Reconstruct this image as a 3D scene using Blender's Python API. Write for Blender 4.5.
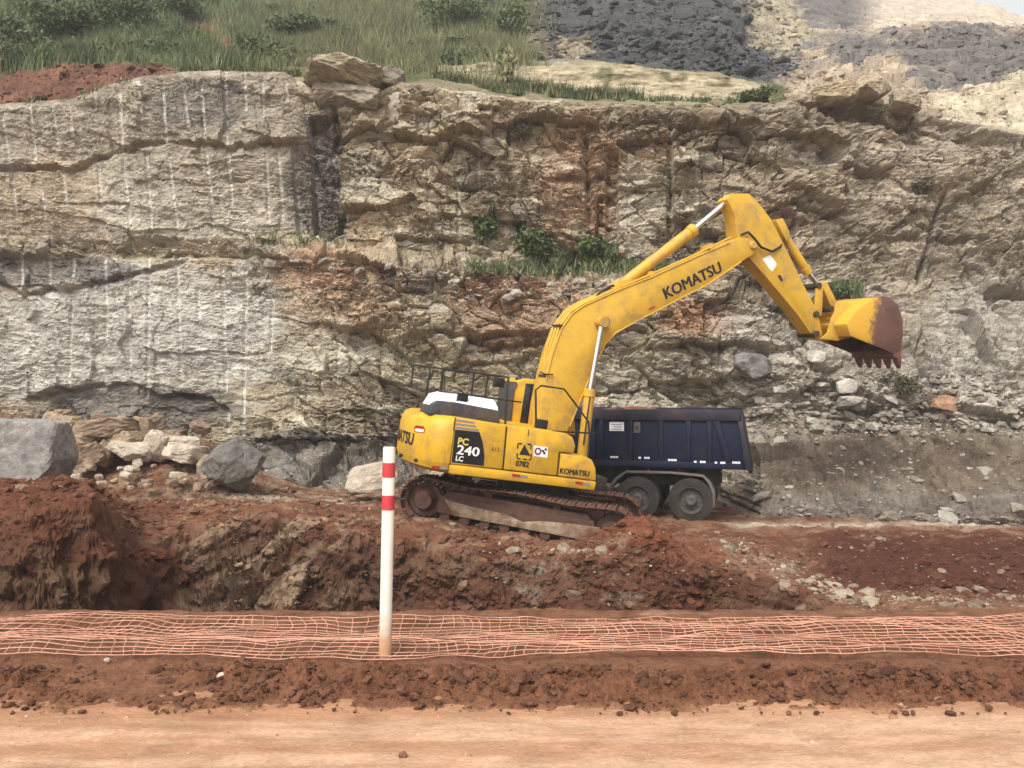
import bpy, bmesh, math, random
import numpy as np
from mathutils import Matrix, Vector

R = math.radians
scene = bpy.context.scene
for o in list(bpy.data.objects):
    bpy.data.objects.remove(o)
col = scene.collection

# ------------------------------------------------------------------ camera
F, CX, HY, CAMZ = 800.0, 512.0, 395.0, 2.0      # focal length in pixels, image centre, horizon row, eye height
cam_data = bpy.data.cameras.new('camera')
cam_data.sensor_width = 36.0
cam_data.lens = F / 1024.0 * 36.0
cam_data.shift_y = (HY - 384.0) / 1024.0
cam_data.clip_start = 0.1
cam_data.clip_end = 2000.0
cam = bpy.data.objects.new('camera', cam_data)
cam.location = (0, 0, CAMZ)
cam.rotation_euler = (R(90), 0, 0)
col.objects.link(cam)
scene.camera = cam

# ------------------------------------------------------------------ sky and sun (bright overcast)
SUN_EL, SUN_AZ = R(50), R(205)       # azimuth measured from +Y towards +X: behind the camera, a little to its left
world = bpy.data.worlds.new('World')
scene.world = world
world.use_nodes = True
wn = world.node_tree
wn.nodes.clear()
wo = wn.nodes.new('ShaderNodeOutputWorld')
bg = wn.nodes.new('ShaderNodeBackground')
sky = wn.nodes.new('ShaderNodeTexSky')
sky.sky_type = 'NISHITA'
sky.sun_disc = False
sky.sun_elevation = SUN_EL
sky.sun_rotation = SUN_AZ
sky.air_density = 1.0
sky.dust_density = 4.0
hs = wn.nodes.new('ShaderNodeHueSaturation')
hs.inputs['Saturation'].default_value = 0.03
hs.inputs['Value'].default_value = 1.3
wn.links.new(sky.outputs[0], hs.inputs['Color'])
wn.links.new(hs.outputs[0], bg.inputs['Color'])
bg.inputs['Strength'].default_value = 0.15
wn.links.new(bg.outputs[0], wo.inputs['Surface'])
sun_data = bpy.data.lights.new('sun', 'SUN')
sun_data.energy = 1.5
sun_data.angle = R(14)
sun_data.color = (1.0, 0.95, 0.87)
sun = bpy.data.objects.new('sun', sun_data)
sd = Vector((math.sin(SUN_AZ) * math.cos(SUN_EL), math.cos(SUN_AZ) * math.cos(SUN_EL), math.sin(SUN_EL)))
sun.rotation_euler = sd.to_track_quat('Z', 'Y').to_euler()
sun.location = (-6, -10, 30)
col.objects.link(sun)

scene.view_settings.view_transform = 'Standard'
scene.view_settings.look = 'None'
scene.view_settings.exposure = 0.5
scene.view_settings.gamma = 1.0
scene.view_settings.use_curve_mapping = False
scene.render.engine = 'CYCLES'
scene.cycles.use_denoising = True
scene.cycles.max_bounces = 5
scene.cycles.diffuse_bounces = 3

# ------------------------------------------------------------------ helpers: noise
def _h(ix, iy, seed):
    a = (ix.astype(np.int64) * 374761393 + iy.astype(np.int64) * 668265263 + seed * 974711) & 0xFFFFFFFF
    a = ((a ^ (a >> 13)) * 1274126177) & 0xFFFFFFFF
    a = ((a ^ (a >> 15)) * 2246822519) & 0xFFFFFFFF
    return ((a ^ (a >> 16)) & 0xFFFFFF) / float(0x1000000)

def noise(x, y, seed=0):
    x = np.asarray(x, float); y = np.asarray(y, float)
    ix = np.floor(x); iy = np.floor(y)
    fx = x - ix; fy = y - iy
    ux = fx * fx * fx * (fx * (fx * 6 - 15) + 10); uy = fy * fy * fy * (fy * (fy * 6 - 15) + 10)
    def g(dx, dy):
        a = _h(ix + dx, iy + dy, seed) * 6.2831853
        return np.cos(a) * (fx - dx) + np.sin(a) * (fy - dy)
    n0 = g(0, 0) * (1 - ux) + g(1, 0) * ux
    n1 = g(0, 1) * (1 - ux) + g(1, 1) * ux
    return (n0 * (1 - uy) + n1 * uy) * 1.5

def fbm(x, y, seed=0, octv=4, gain=0.5):
    t = 0; a = 1.0; s = 0
    for i in range(octv):
        t = t + a * noise(x, y, seed + i * 17); s += a
        x = x * 2.03 + 5.1; y = y * 2.03 + 1.7; a *= gain
    return t / s * 1.4

def voro(x, y, seed=0):
    """nearest and second nearest distance, three randoms of the cell, offset from its centre"""
    ix = np.floor(x); iy = np.floor(y)
    f1 = np.full(x.shape, 9.0); f2 = np.full(x.shape, 9.0)
    bx = np.zeros(x.shape); by = np.zeros(x.shape); cx = np.zeros(x.shape); cy = np.zeros(x.shape)
    for dx in (-1, 0, 1):
        for dy in (-1, 0, 1):
            jx = ix + dx; jy = iy + dy
            px = jx + _h(jx, jy, seed); py = jy + _h(jx, jy, seed + 1)
            d = np.sqrt((px - x) ** 2 + (py - y) ** 2)
            m = d < f1
            f2 = np.where(m, f1, np.minimum(f2, d))
            f1 = np.where(m, d, f1)
            bx = np.where(m, jx, bx); by = np.where(m, jy, by)
            cx = np.where(m, x - px, cx); cy = np.where(m, y - py, cy)
    return f1, f2, _h(bx, by, seed + 2), _h(bx, by, seed + 3), _h(bx, by, seed + 4), cx, cy

def sstep(a, b, x):
    t = np.clip((x - a) / (b - a), 0, 1)
    return t * t * (3 - 2 * t)

def interp(x, pts):
    return np.interp(x, [p[0] for p in pts], [p[1] for p in pts])

def mix(a, b, t):
    return a + (b - a) * t[..., None]

def pos(px, py, Y):
    """world point at distance Y that the photograph shows at (px, py)"""
    return Vector(((px - CX) / F * Y, Y, CAMZ + (HY - py) / F * Y))

# ------------------------------------------------------------------ helpers: objects
def tag(o, label=None, cat=None, group=None, kind=None):
    if label: o['label'] = label
    if cat: o['category'] = cat
    if group: o['group'] = group
    if kind: o['kind'] = kind
    return o

def link(name, me, mat=None, parent=None):
    if mat is not None and not me.materials:
        me.materials.append(mat)
    o = bpy.data.objects.new(name, me)
    col.objects.link(o)
    if parent is not None:
        o.parent = parent
    return o

def empty(name, loc=(0, 0, 0), parent=None):
    o = bpy.data.objects.new(name, None)
    o.empty_display_size = 0.2
    o.location = loc
    col.objects.link(o)
    if parent is not None:
        o.parent = parent
    return o

def np_mesh(name, V, faces, colors=None, smooth=False):
    """faces: (n,4) or (n,3) int array"""
    me = bpy.data.meshes.new(name)
    V = np.asarray(V, np.float32).reshape(-1, 3)
    faces = np.asarray(faces, np.int32)
    n, k = faces.shape
    me.vertices.add(len(V)); me.vertices.foreach_set('co', V.ravel())
    me.loops.add(n * k); me.loops.foreach_set('vertex_index', faces.ravel())
    me.polygons.add(n)
    me.polygons.foreach_set('loop_start', np.arange(0, n * k, k, dtype=np.int32))
    me.polygons.foreach_set('loop_total', np.full(n, k, np.int32))
    me.polygons.foreach_set('use_smooth', np.full(n, smooth))
    if colors is not None:
        ca = me.color_attributes.new('albedo', 'FLOAT_COLOR', 'POINT')
        c4 = np.ones((len(V), 4), np.float32); c4[:, :3] = np.asarray(colors).reshape(-1, 3)
        ca.data.foreach_set('color', c4.ravel())
    me.update(calc_edges=True)
    me.validate()
    return me

def grid_faces(nr, nc):
    i = np.arange(nr - 1)[:, None] * nc + np.arange(nc - 1)[None, :]
    return np.stack([i, i + 1, i + nc + 1, i + nc], -1).reshape(-1, 4)

class MB:
    """collects simple solids and links them as one mesh"""
    def __init__(s): s.v = []; s.f = []
    def add(s, vs, fs):
        b = len(s.v); s.v += [tuple(v) for v in vs]; s.f += [tuple(i + b for i in f) for f in fs]; return s
    def box(s, x0, x1, y0, y1, z0, z1):
        return s.add([(x0, y0, z0), (x1, y0, z0), (x1, y1, z0), (x0, y1, z0), (x0, y0, z1), (x1, y0, z1), (x1, y1, z1), (x0, y1, z1)],
                     [(0, 3, 2, 1), (4, 5, 6, 7), (0, 1, 5, 4), (1, 2, 6, 5), (2, 3, 7, 6), (3, 0, 4, 7)])
    def prism(s, prof, y0, y1):
        """profile in x,z pushed from y0 to y1"""
        n = len(prof)
        vs = [(p[0], y0, p[1]) for p in prof] + [(p[0], y1, p[1]) for p in prof]
        fs = [tuple(range(n)), tuple(range(2 * n - 1, n - 1, -1))]
        fs += [(i, i + n, (i + 1) % n + n, (i + 1) % n) for i in range(n)]
        return s.add(vs, fs)
    def tube(s, path, r, n=8, cap=True):
        path = [Vector(p) for p in path]
        rr = r if isinstance(r, (list, tuple)) else [r] * len(path)
        vs = []; fs = []
        up = None
        for i, p in enumerate(path):
            t = (path[min(i + 1, len(path) - 1)] - path[max(i - 1, 0)]).normalized()
            if up is None:
                up = Vector((0, 0, 1)) if abs(t.z) < 0.9 else Vector((1, 0, 0))
            a = t.cross(up).normalized(); b = a.cross(t).normalized(); up = b
            for k in range(n):
                q = 2 * math.pi * k / n
                vs.append(p + a * math.cos(q) * rr[i] + b * math.sin(q) * rr[i])
        for i in range(len(path) - 1):
            for k in range(n):
                fs.append((i * n + k, i * n + (k + 1) % n, (i + 1) * n + (k + 1) % n, (i + 1) * n + k))
        if cap:
            fs.append(tuple(range(n - 1, -1, -1))); fs.append(tuple((len(path) - 1) * n + k for k in range(n)))
        return s.add(vs, fs)
    def lathe(s, prof, c, axis='y', n=28, cap=True):
        """profile (radius, along axis) turned about a line through c"""
        vs = []; fs = []; m = len(prof)
        for k in range(n):
            q = 2 * math.pi * k / n; cc, ss = math.cos(q), math.sin(q)
            for r, a in prof:
                vs.append((c[0] + r * cc, c[1] + a, c[2] + r * ss) if axis == 'y' else (c[0] + r * cc, c[1] + r * ss, c[2] + a))
        for k in range(n):
            k2 = (k + 1) % n
            for j in range(m - 1):
                fs.append((k * m + j, k2 * m + j, k2 * m + j + 1, k * m + j + 1))
        if cap:
            fs.append(tuple(k * m for k in range(n - 1, -1, -1))); fs.append(tuple(k * m + m - 1 for k in range(n)))
        return s.add(vs, fs)
    def mesh(s, name, bevel=0.0, seg=2, smooth=True, ang=32):
        me = bpy.data.meshes.new(name)
        me.from_pydata(s.v, [], s.f)
        bm = bmesh.new(); bm.from_mesh(me)
        bmesh.ops.recalc_face_normals(bm, faces=bm.faces)
        if bevel > 0:
            es = [e for e in bm.edges if len(e.link_faces) == 2 and e.calc_face_angle(0) > R(ang)]
            bmesh.ops.bevel(bm, geom=es, offset=bevel, segments=seg, affect='EDGES', clamp_overlap=True, profile=0.5)
        for e in bm.edges:
            e.smooth = not (len(e.link_faces) == 2 and e.calc_face_angle(0) > R(38))
        for f in bm.faces: f.smooth = smooth
        bm.to_mesh(me); bm.free()
        return me
    def build(s, name, mat, parent=None, bevel=0.0, seg=2, smooth=True):
        return link(name, s.mesh(name, bevel, seg, smooth), mat, parent)

def text_mesh(body, w, h, bold=0.02, thick=0.004):
    """flat lettering w wide and h high, lower left corner at the origin, in x,y"""
    cu = bpy.data.curves.new('lettering', 'FONT')
    cu.body = body; cu.offset = bold; cu.extrude = 0.0; cu.resolution_u = 3
    o = bpy.data.objects.new('lettering_curve', cu); col.objects.link(o)
    bpy.context.view_layer.update()
    me = bpy.data.meshes.new_from_object(o.evaluated_get(bpy.context.evaluated_depsgraph_get()))
    bpy.data.objects.remove(o); bpy.data.curves.remove(cu)
    vs = np.array([v.co for v in me.vertices]); lo = vs.min(0); hi = vs.max(0)
    vs = (vs - lo) / (hi - lo + 1e-9)
    return [(float(a) * w, float(b) * h) for a, b, _ in vs], [tuple(p.vertices) for p in me.polygons]

def decal(name, flat, org, ux, uy, mat, parent):
    """puts flat (x,y) geometry on a plane: origin, unit right, unit up"""
    vs, fs = flat
    org = Vector(org); ux = Vector(ux).normalized(); uy = Vector(uy).normalized()
    me = bpy.data.meshes.new(name)
    me.from_pydata([org + ux * a + uy * b for a, b in vs], [], fs)
    return link(name, me, mat, parent)

# ------------------------------------------------------------------ helpers: materials
def base_mat(name):
    m = bpy.data.materials.new(name); m.use_nodes = True
    nt = m.node_tree; b = nt.nodes['Principled BSDF']
    return m, nt, b

def _noise(nt, vec, scale, detail=6, rough=0.6, dist=0.0):
    n = nt.nodes.new('ShaderNodeTexNoise'); n.inputs['Scale'].default_value = scale
    n.inputs['Detail'].default_value = detail; n.inputs['Roughness'].default_value = rough
    n.inputs['Distortion'].default_value = dist
    nt.links.new(vec, n.inputs['Vector'])
    return n.outputs[0]

def _ramp(nt, fac, stops):
    r = nt.nodes.new('ShaderNodeValToRGB'); e = r.color_ramp.elements
    while len(e) > 1: e.remove(e[-1])
    e[0].position = stops[0][0]; e[0].color = (*stops[0][1], 1)
    for p, c in stops[1:]:
        q = e.new(p); q.color = (*c, 1)
    nt.links.new(fac, r.inputs[0])
    return r.outputs[0]

def _mixc(nt, a, b, fac=1.0, mode='MULTIPLY'):
    m = nt.nodes.new('ShaderNodeMix'); m.data_type = 'RGBA'; m.blend_type = mode
    if isinstance(fac, (int, float)): m.inputs[0].default_value = fac
    else: nt.links.new(fac, m.inputs[0])
    for i, s in ((6, a), (7, b)):
        if isinstance(s, tuple): m.inputs[i].default_value = (*s, 1)
        else: nt.links.new(s, m.inputs[i])
    return m.outputs[2]

def _bump(nt, b, h, strength, dist):
    n = nt.nodes.new('ShaderNodeBump'); n.inputs['Strength'].default_value = strength
    n.inputs['Distance'].default_value = dist
    nt.links.new(h, n.inputs['Height']); nt.links.new(n.outputs[0], b.inputs['Normal'])

def earth_mat(name, s1, s2, bump, bdist, rough=0.95, lo=0.62, hi=1.35, spec=0.15, stretch=None):
    """colour from the surface's own albedo attribute, broken up by two scales of mineral grain"""
    m, nt, b = base_mat(name)
    at = nt.nodes.new('ShaderNodeAttribute'); at.attribute_name = 'albedo'
    g = nt.nodes.new('ShaderNodeNewGeometry'); vec = g.outputs['Position']
    if stretch:
        mp = nt.nodes.new('ShaderNodeMapping'); mp.inputs['Scale'].default_value = stretch
        nt.links.new(vec, mp.inputs[0]); vec = mp.outputs[0]
    n1 = _noise(nt, vec, s1, 8, 0.68, 0.4); n2 = _noise(nt, vec, s2, 5, 0.6)
    c = _mixc(nt, at.outputs['Color'], _ramp(nt, n1, [(0.3, (lo,) * 3), (0.7, (hi,) * 3)]))
    c = _mixc(nt, c, _ramp(nt, n2, [(0.3, (0.78, 0.76, 0.74)), (0.7, (1.2, 1.2, 1.2))]))
    nt.links.new(c, b.inputs['Base Color'])
    b.inputs['Roughness'].default_value = rough; b.inputs['Specular IOR Level'].default_value = spec
    ad = nt.nodes.new('ShaderNodeMath'); ad.operation = 'ADD'
    nt.links.new(n1, ad.inputs[0]); nt.links.new(n2, ad.inputs[1])
    _bump(nt, b, ad.outputs[0], bump, bdist)
    return m

def plain_mat(name, c, rough=0.6, metal=0.0, var=0.12, scale=6.0, spec=0.4, bump=0.0, dirt=None, dirt_amt=0.0, coat=0.0, dscale=2.2):
    m, nt, b = base_mat(name)
    tc = nt.nodes.new('ShaderNodeTexCoord'); vec = tc.outputs['Object']
    n1 = _noise(nt, vec, scale, 6, 0.65)
    lo, hi = 1 - var, 1 + var
    cc = _mixc(nt, tuple(c), _ramp(nt, n1, [(0.3, (lo,) * 3), (0.7, (hi,) * 3)]))
    if dirt:
        n2 = _noise(nt, vec, dscale, 8, 0.72, 0.6)
        f = _ramp(nt, n2, [(0.58 - dirt_amt * 0.35, (0, 0, 0)), (0.8 - dirt_amt * 0.3, (1, 1, 1))])
        cc = _mixc(nt, cc, tuple(dirt), f, 'MIX')
    nt.links.new(cc, b.inputs['Base Color'])
    b.inputs['Roughness'].default_value = rough; b.inputs['Metallic'].default_value = metal
    b.inputs['Specular IOR Level'].default_value = spec; b.inputs['Coat Weight'].default_value = coat
    if bump:
        _bump(nt, b, _noise(nt, vec, scale * 4, 5, 0.6), bump, 0.02)
    return m
# ================================================================== the setting
C = lambda *a: np.array(a, float)
M_ROCK = earth_mat('rock', 2.6, 19.0, 0.7, 0.06, stretch=(0.75, 0.75, 1.6))
M_SOIL = earth_mat('soil', 5.0, 38.0, 0.7, 0.03)
M_ROAD = earth_mat('packed_dirt', 3.2, 46.0, 0.5, 0.014, lo=0.76, hi=1.2, stretch=(0.6, 1.5, 1.0))
M_HILL = earth_mat('hill', 0.9, 5.0, 0.6, 0.2, lo=0.6, hi=1.35)

# excavator and truck frames (used by the ground too)
EX_C = Vector((0.42, 16.75, -0.84)); EX_TILT = R(8.2); EX_YAW = R(20); TRACK_YAW = R(-11)
TR_C = Vector((3.98, 19.95, -0.98)); TR_YAW = R(163)

# ---------------------------------------------------------------- ground height
PIT_EDGE = [(-600, 10.4), (50, 10.5), (92, 10.8), (118, 11.5), (148, 12.4), (190, 13.7), (250, 14.6), (390, 14.7), (560, 14.35), (650, 14.1), (735, 14.6), (775, 13.7), (870, 11.2), (930, 10.4), (1600, 10.2)]
def platform(X, Y):
    px = CX + F * X / Y
    P = -0.86 + 0 * X
    P = P + 0.78 * sstep(-1.2, -4.5, X) * np.exp(-((Y - 14.9) / 3.4) ** 2)
    P = P + 1.35 * sstep(150, 84, px) * np.exp(-((Y - 10.9) / 3.2) ** 2) * sstep(0.15, 0.95, 1.3 + 0 * X)
    P = P - (0.14 + 0.05 * np.clip(18 - Y, 0, 9)) * sstep(2.9, 5.4, X)
    # rubble bank against the wall, left
    P = P + 1.7 * np.exp(-((X + 9.6) / 2.3) ** 2 - ((Y - 23.0) / 1.6) ** 2) + 2.3 * np.exp(-((X + 14.6) / 2.6) ** 2 - ((Y - 22.4) / 2.2) ** 2)
    P = P + 0.5 * np.exp(-((X + 8.4) / 2.4) ** 2 - ((Y - 20.9) / 1.0) ** 2)
    # pad under the excavator, following its tracks
    w = np.exp(-(((X - 0.15) / 3.3) ** 4 + ((Y - 16.6) / 2.3) ** 4))
    pad = EX_C.z + 0.15 - math.tan(EX_TILT) * (X - EX_C.x)
    P = P * (1 - w) + pad * w
    # loose soil pushed up in front of the near track
    P = P + 0.62 * np.exp(-((X - 2.3) / 0.8) ** 2 - ((Y - 14.75) / 0.8) ** 2) + 0.22 * np.exp(-((X - 4.2) / 1.0) ** 2 - ((Y - 15.6) / 0.9) ** 2)
    return P

def ground_z(X, Y):
    px = CX + F * X / Y
    wob = 0.45 * fbm(X * 0.9, Y * 0.9, 31, 3)
    Ye = interp(px, PIT_EDGE) + wob * sstep(8.5, 10.5, Y)
    P = platform(X, Y)
    bottom = -2.6 + 0.9 * sstep(800, 1000, px)
    w = 1.5 + 1.6 * sstep(820, 980, px)
    f = sstep(0, 1, (Y - (Ye - w)) / w) ** 0.8
    far = bottom + (P - bottom) * f
    near = 0.02 * fbm(X * 1.3, Y * 1.3, 3, 3)
    near = near - 0.05 * np.exp(-((Y - 6.9) / 0.45) ** 2) + 0.07 * sstep(1.6, 3.6, X) * np.exp(-((Y - 6.75) / 0.4) ** 2)
    s = sstep(7.45, 8.5, Y + 0.12 * wob)
    Z = near * (1 - s) + far * s
    face = f * (1 - f) * 4 * s
    return Z, face, s, f, px

def make_ground():
    Ys = np.concatenate([np.arange(4.86, 6.25, 0.013), np.arange(6.25, 7.5, 0.022), np.arange(7.5, 8.8, 0.07),
                         np.arange(8.8, 10.7, 0.018), np.arange(10.7, 12.3, 0.045), np.arange(12.3, 15.2, 0.018), np.arange(15.2, 17.0, 0.035), np.arange(17.0, 27.5, 0.07)])
    pxs = np.concatenate([np.arange(-420, -20, 8.0), np.arange(-20, 1045, 1.45), np.arange(1045, 1445, 8.0)])
    PX, Y = np.meshgrid(pxs, Ys)
    X = (PX - CX) / F * Y
    Z, face, s, f, px = ground_z(X, Y)
    nearm = 1 - s
    # --- loose clods of the spoil ridge beside the road
    ridge = np.exp(-((Y - 5.52 - 0.10 * fbm(X * 0.7, 0 * X, 5, 2)) / 0.36) ** 2)
    n = fbm(X * 3.0, Y * 4.2, 7, 5, 0.6); n2 = np.abs(noise(X * 10, Y * 12, 9)); v = voro(X * 8, Y * 9, 71)
    patch = sstep(-0.35, 0.35, fbm(X * 0.55, Y * 1.6, 77, 3) + 0.25)
    clod = ridge * patch * (0.035 + 0.13 * n + 0.06 * n2 + 0.05 * (0.6 - v[0]))
    Z = Z + nearm * (np.where(Y < 6.15, clod, 0.35 * clod) + 0.012 * fbm(X * 9, Y * 9, 13, 3)
                     - 0.05 * sstep(5.2, 4.9, Y + 0.30 * fbm(X * 1.6, Y * 1.2, 15, 5, 0.62)))
    # --- churned surface of the platform and the cut bank
    lump = fbm(X * 1.1, Y * 1.1, 21, 5, 0.55); fine = fbm(X * 5.0, Y * 5.0, 23, 4, 0.6)
    rut = np.exp(-((fbm(X * 0.25, Y * 1.5, 27, 3)) / 0.12) ** 2)
    topm = s * f ** 3
    Z = Z + topm * (1 - np.clip(face, 0, 1)) ** 2 * (0.10 * lump + 0.045 * fine - 0.035 * rut)
    # slabs of broken rock dipping across the bank
    U = (X * 0.80 + Z * 0.60) + 0.15 * lump; W = (-X * 0.60 + Z * 0.80)
    f1, f2, r1, r2, r3, cx, cy = voro(U / 0.95, W / 0.34, 41)
    slab = (r1 - 0.4) * 0.42 + cx * (r2 - 0.5) * 0.5 + cy * (r3 - 0.3) * 0.5 - 0.12 * (1 - sstep(0.0, 0.1, f2 - f1))
    g1, g2, q1, q2, q3, dx, dy = voro(U / 0.33, W / 0.15, 43)
    slab = slab + (q1 - 0.5) * 0.10 + dx * (q2 - 0.5) * 0.12
    rk = np.maximum.reduce([np.exp(-(((px - 262) / 92) ** 2 + ((Z + 0.9) / 1.0) ** 4)) * sstep(150, 185, px),
                            0.55 * np.exp(-(((px - 800) / 55) ** 2)) * sstep(-0.6, -1.0, Z),
                            0.38 * np.exp(-(((px - 520) / 90) ** 2 + ((Z + 1.1) / 0.35) ** 2))])
    rk = np.clip(rk * 1.5 - 0.3 + 0.35 * fbm(X * 1.3, Z * 2, 51, 3), 0, 1) * face ** 0.4 * s
    Zs = Z * 1.0
    vb = voro((X + 0.8 * Y) * 3.2 + 0.5 * lump, Zs * 4.0 + 0.4 * n, 65)
    lat = X + 0.8 * Y
    soil3 = 0.22 * fbm(lat * 1.4 + 9, Zs * 2.2, 61, 5, 0.6) + 0.12 * fbm(lat * 5, Zs * 6, 63, 4, 0.65) + 0.16 * (vb[2] - 0.5) * sstep(0.0, 0.5, fbm(X * 0.8, Zs * 1.2, 66, 2) + 0.3) + 0.10 * (0.5 - vb[0])
    push = face ** 0.5 * s * (soil3 * (1 - 0.7 * rk) + rk * slab)
    Xc_ = np.gradient(X, axis=1); Yr_ = np.gradient(Y, axis=0); gX = np.gradient(Z, axis=1) / Xc_; gY = (np.gradient(Z, axis=0) - gX * np.gradient(X, axis=0)) / Yr_
    gl = np.sqrt(gX ** 2 + gY ** 2); wgt = sstep(0.2, 0.6, gl)
    dirx = np.where(wgt > 0, -gX / (gl + 1e-6), 0) * wgt * (1 - rk); diry = np.where(wgt * (1 - rk) > 0.02, -gY / (gl + 1e-6), -1.0); diry = diry * wgt * (1 - rk) - (1 - wgt * (1 - rk))
    Yo = Y + push * diry
    Xo = X + push * dirx * s
    Z = Z + 0.25 * push
    # --- colours of the earth itself
    red = C(0.132, 0.051, 0.029); redlt = C(0.205, 0.100, 0.060); brown = C(0.128, 0.069, 0.042); tan = C(0.30, 0.205, 0.13)
    stone = C(0.36, 0.25, 0.165); wet = C(0.098, 0.036, 0.023); pale = C(0.47, 0.40, 0.31)
    n0 = fbm(X * 0.45, Y * 0.45 + Z, 81, 4); n1 = fbm(X * 1.8, Y * 1.8 + 2 * Z, 83, 4)
    c = mix(red, redlt, sstep(-0.5, 0.6, n0 + 0.5 * n1))
    # platform top: pinkish tan wheel tracks
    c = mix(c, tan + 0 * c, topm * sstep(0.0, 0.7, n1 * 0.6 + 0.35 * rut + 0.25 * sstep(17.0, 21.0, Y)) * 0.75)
    fm = np.clip(face * 1.2, 0, 1) * s
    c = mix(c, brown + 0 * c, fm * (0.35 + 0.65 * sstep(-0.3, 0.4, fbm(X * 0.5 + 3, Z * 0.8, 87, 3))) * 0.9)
    olive = C(0.155, 0.105, 0.058)
    c = mix(c, olive + 0 * c, fm * sstep(125, 80, px) * 0.85 * sstep(-0.7, 0.2, n1))
    c = mix(c, wet + 0 * c, s * np.exp(-((px - 138) / 26) ** 2) * 0.6 * sstep(16, 14, Y))
    c = mix(c, red * 0.9 + 0 * c, topm * sstep(118, 90, px) * sstep(13, 12, Y) * 0.9)
    c = mix(c, stone * (0.72 + 0.6 * r2[..., None]), np.clip(rk * 1.2, 0, 1) * sstep(0.15, 0.6, r1 + 0.3 * n1) * 0.85)
    # red wet stripe in the ramp on the far right, pale dust along the wall foot
    ramp = s * sstep(760, 850, px)
    c = mix(c, wet * 0.8 + 0 * c, ramp * sstep(12.6, 13.6, Y + 0.5 * n0) * sstep(18.0, 16.6, Y + 0.3 * n1) * 0.9)
    c = mix(c, C(0.20, 0.115, 0.068) + 0 * c, ramp * sstep(12.9, 11.8, Y + 0.4 * n1) * 0.8)
    c = mix(c, pale + 0 * c, s * np.exp(-((Y - 18.55) / 0.36) ** 2) * sstep(4.6, 5.6, X) * np.clip(0.85 + 0.5 * n1, 0, 1))
    c = mix(c, pale * 0.9 + 0 * c, s * np.exp(-((Y - 20.6) / 1.5) ** 2) * sstep(-8.5, -6.0, X) * sstep(2.5, 0.5, X) * sstep(-0.35, 0.4, n1) * 0.85)
    rub = s * sstep(21.2, 21.9, Y) * sstep(-7.0, -8.5, X)
    c = mix(c, C(0.19, 0.115, 0.075) + 0 * c, rub * 0.8)
    # fresh red soil on the heap in front of the track, pale crumbs on the lip below it
    c = mix(c, C(0.165, 0.056, 0.029) + 0 * c, np.exp(-((X - 2.6) / 1.1) ** 2 - ((Y - 14.6) / 0.9) ** 2) * 0.85)
    lip = s * np.exp(-((Y - (interp(px, PIT_EDGE) - 0.35)) / 0.3) ** 2) * sstep(470, 510, px) * sstep(680, 600, px)
    c = mix(c, pale * 0.8 + 0 * c, lip * 0.6 * sstep(0.25, 0.6, n1 + 0.5 * fine))
    # near strip: brown ridge, paler shelf under the net
    rid = C(0.148, 0.064, 0.034); shelf = C(0.180, 0.084, 0.048)
    cn = mix(shelf + 0 * c, rid + 0 * c, np.clip(ridge * 1.5 * patch + 0.25 * n, 0, 1))
    cn = mix(cn, C(0.115, 0.05, 0.03) + 0 * c, sstep(0.0, 0.6, fbm(X * 2.2, Y * 5, 91, 4)) * sstep(6.0, 6.2, Y) * 0.7)
    cn = mix(cn, C(0.33, 0.19, 0.12) + 0 * c, sstep(0.2, 0.6, fbm(X * 1.2 + 7, Y * 6, 93, 4)) * sstep(6.0, 6.2, Y) * 0.6)
    cn = mix(cn, C(0.42, 0.235, 0.13) + 0 * c, sstep(5.16, 4.98, Y + 0.1 * n) * 0.8)
    cn = mix(cn, C(0.13, 0.05, 0.028) + 0 * c, np.exp(-((Y - 6.12) / 0.09) ** 2) * 0.5)
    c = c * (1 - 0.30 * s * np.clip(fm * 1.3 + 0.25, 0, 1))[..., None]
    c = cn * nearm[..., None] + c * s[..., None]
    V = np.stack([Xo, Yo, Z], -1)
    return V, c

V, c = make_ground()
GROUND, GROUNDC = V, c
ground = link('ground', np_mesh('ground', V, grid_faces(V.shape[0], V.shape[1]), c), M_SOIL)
tag(ground, 'red brown churned soil with a deep cut pit and a work platform behind it', 'ground', kind='structure')

def make_road():
    xs = np.concatenate([np.arange(-60, -4.5, 3.0), np.arange(-4.5, 4.5, 0.022), np.arange(4.5, 61, 3.0)])
    ys = np.concatenate([np.arange(-60, 2.8, 3.0), np.arange(2.8, 5.62, 0.02)])
    X, Y = np.meshgrid(xs, ys)
    Z = 0.012 * fbm(X * 0.5, Y * 1.8, 101, 4) + 0.0045 * fbm(X * 4, Y * 9, 103, 4) - 0.02 * sstep(5.2, 5.6, Y)
    band = fbm(X * 0.16, Y * 2.6, 105, 4); blot = fbm(X * 1.4, Y * 4.0, 107, 4)
    c = mix(C(0.39, 0.218, 0.128) + 0 * Z[..., None], C(0.52, 0.335, 0.220) + 0 * Z[..., None], sstep(-0.35, 0.5, band + 0.45 * blot + 0.3 * fbm(X * 5, Y * 8, 109, 4)))
    c = mix(c, C(0.29, 0.145, 0.08) + 0 * c, sstep(0.10, 0.6, blot - 0.3 * band) * 0.6)
    c = mix(c, C(0.36, 0.18, 0.10) + 0 * c, sstep(4.75, 5.1, Y + 0.12 * blot) * 0.5)
    return np.stack([X, Y, Z], -1), c
V, c = make_road()
road = link('dirt_road', np_mesh('dirt_road', V, grid_faces(V.shape[0], V.shape[1]), c), M_ROAD)
tag(road, 'pale orange packed dirt road along the front', 'road', kind='structure')

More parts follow.
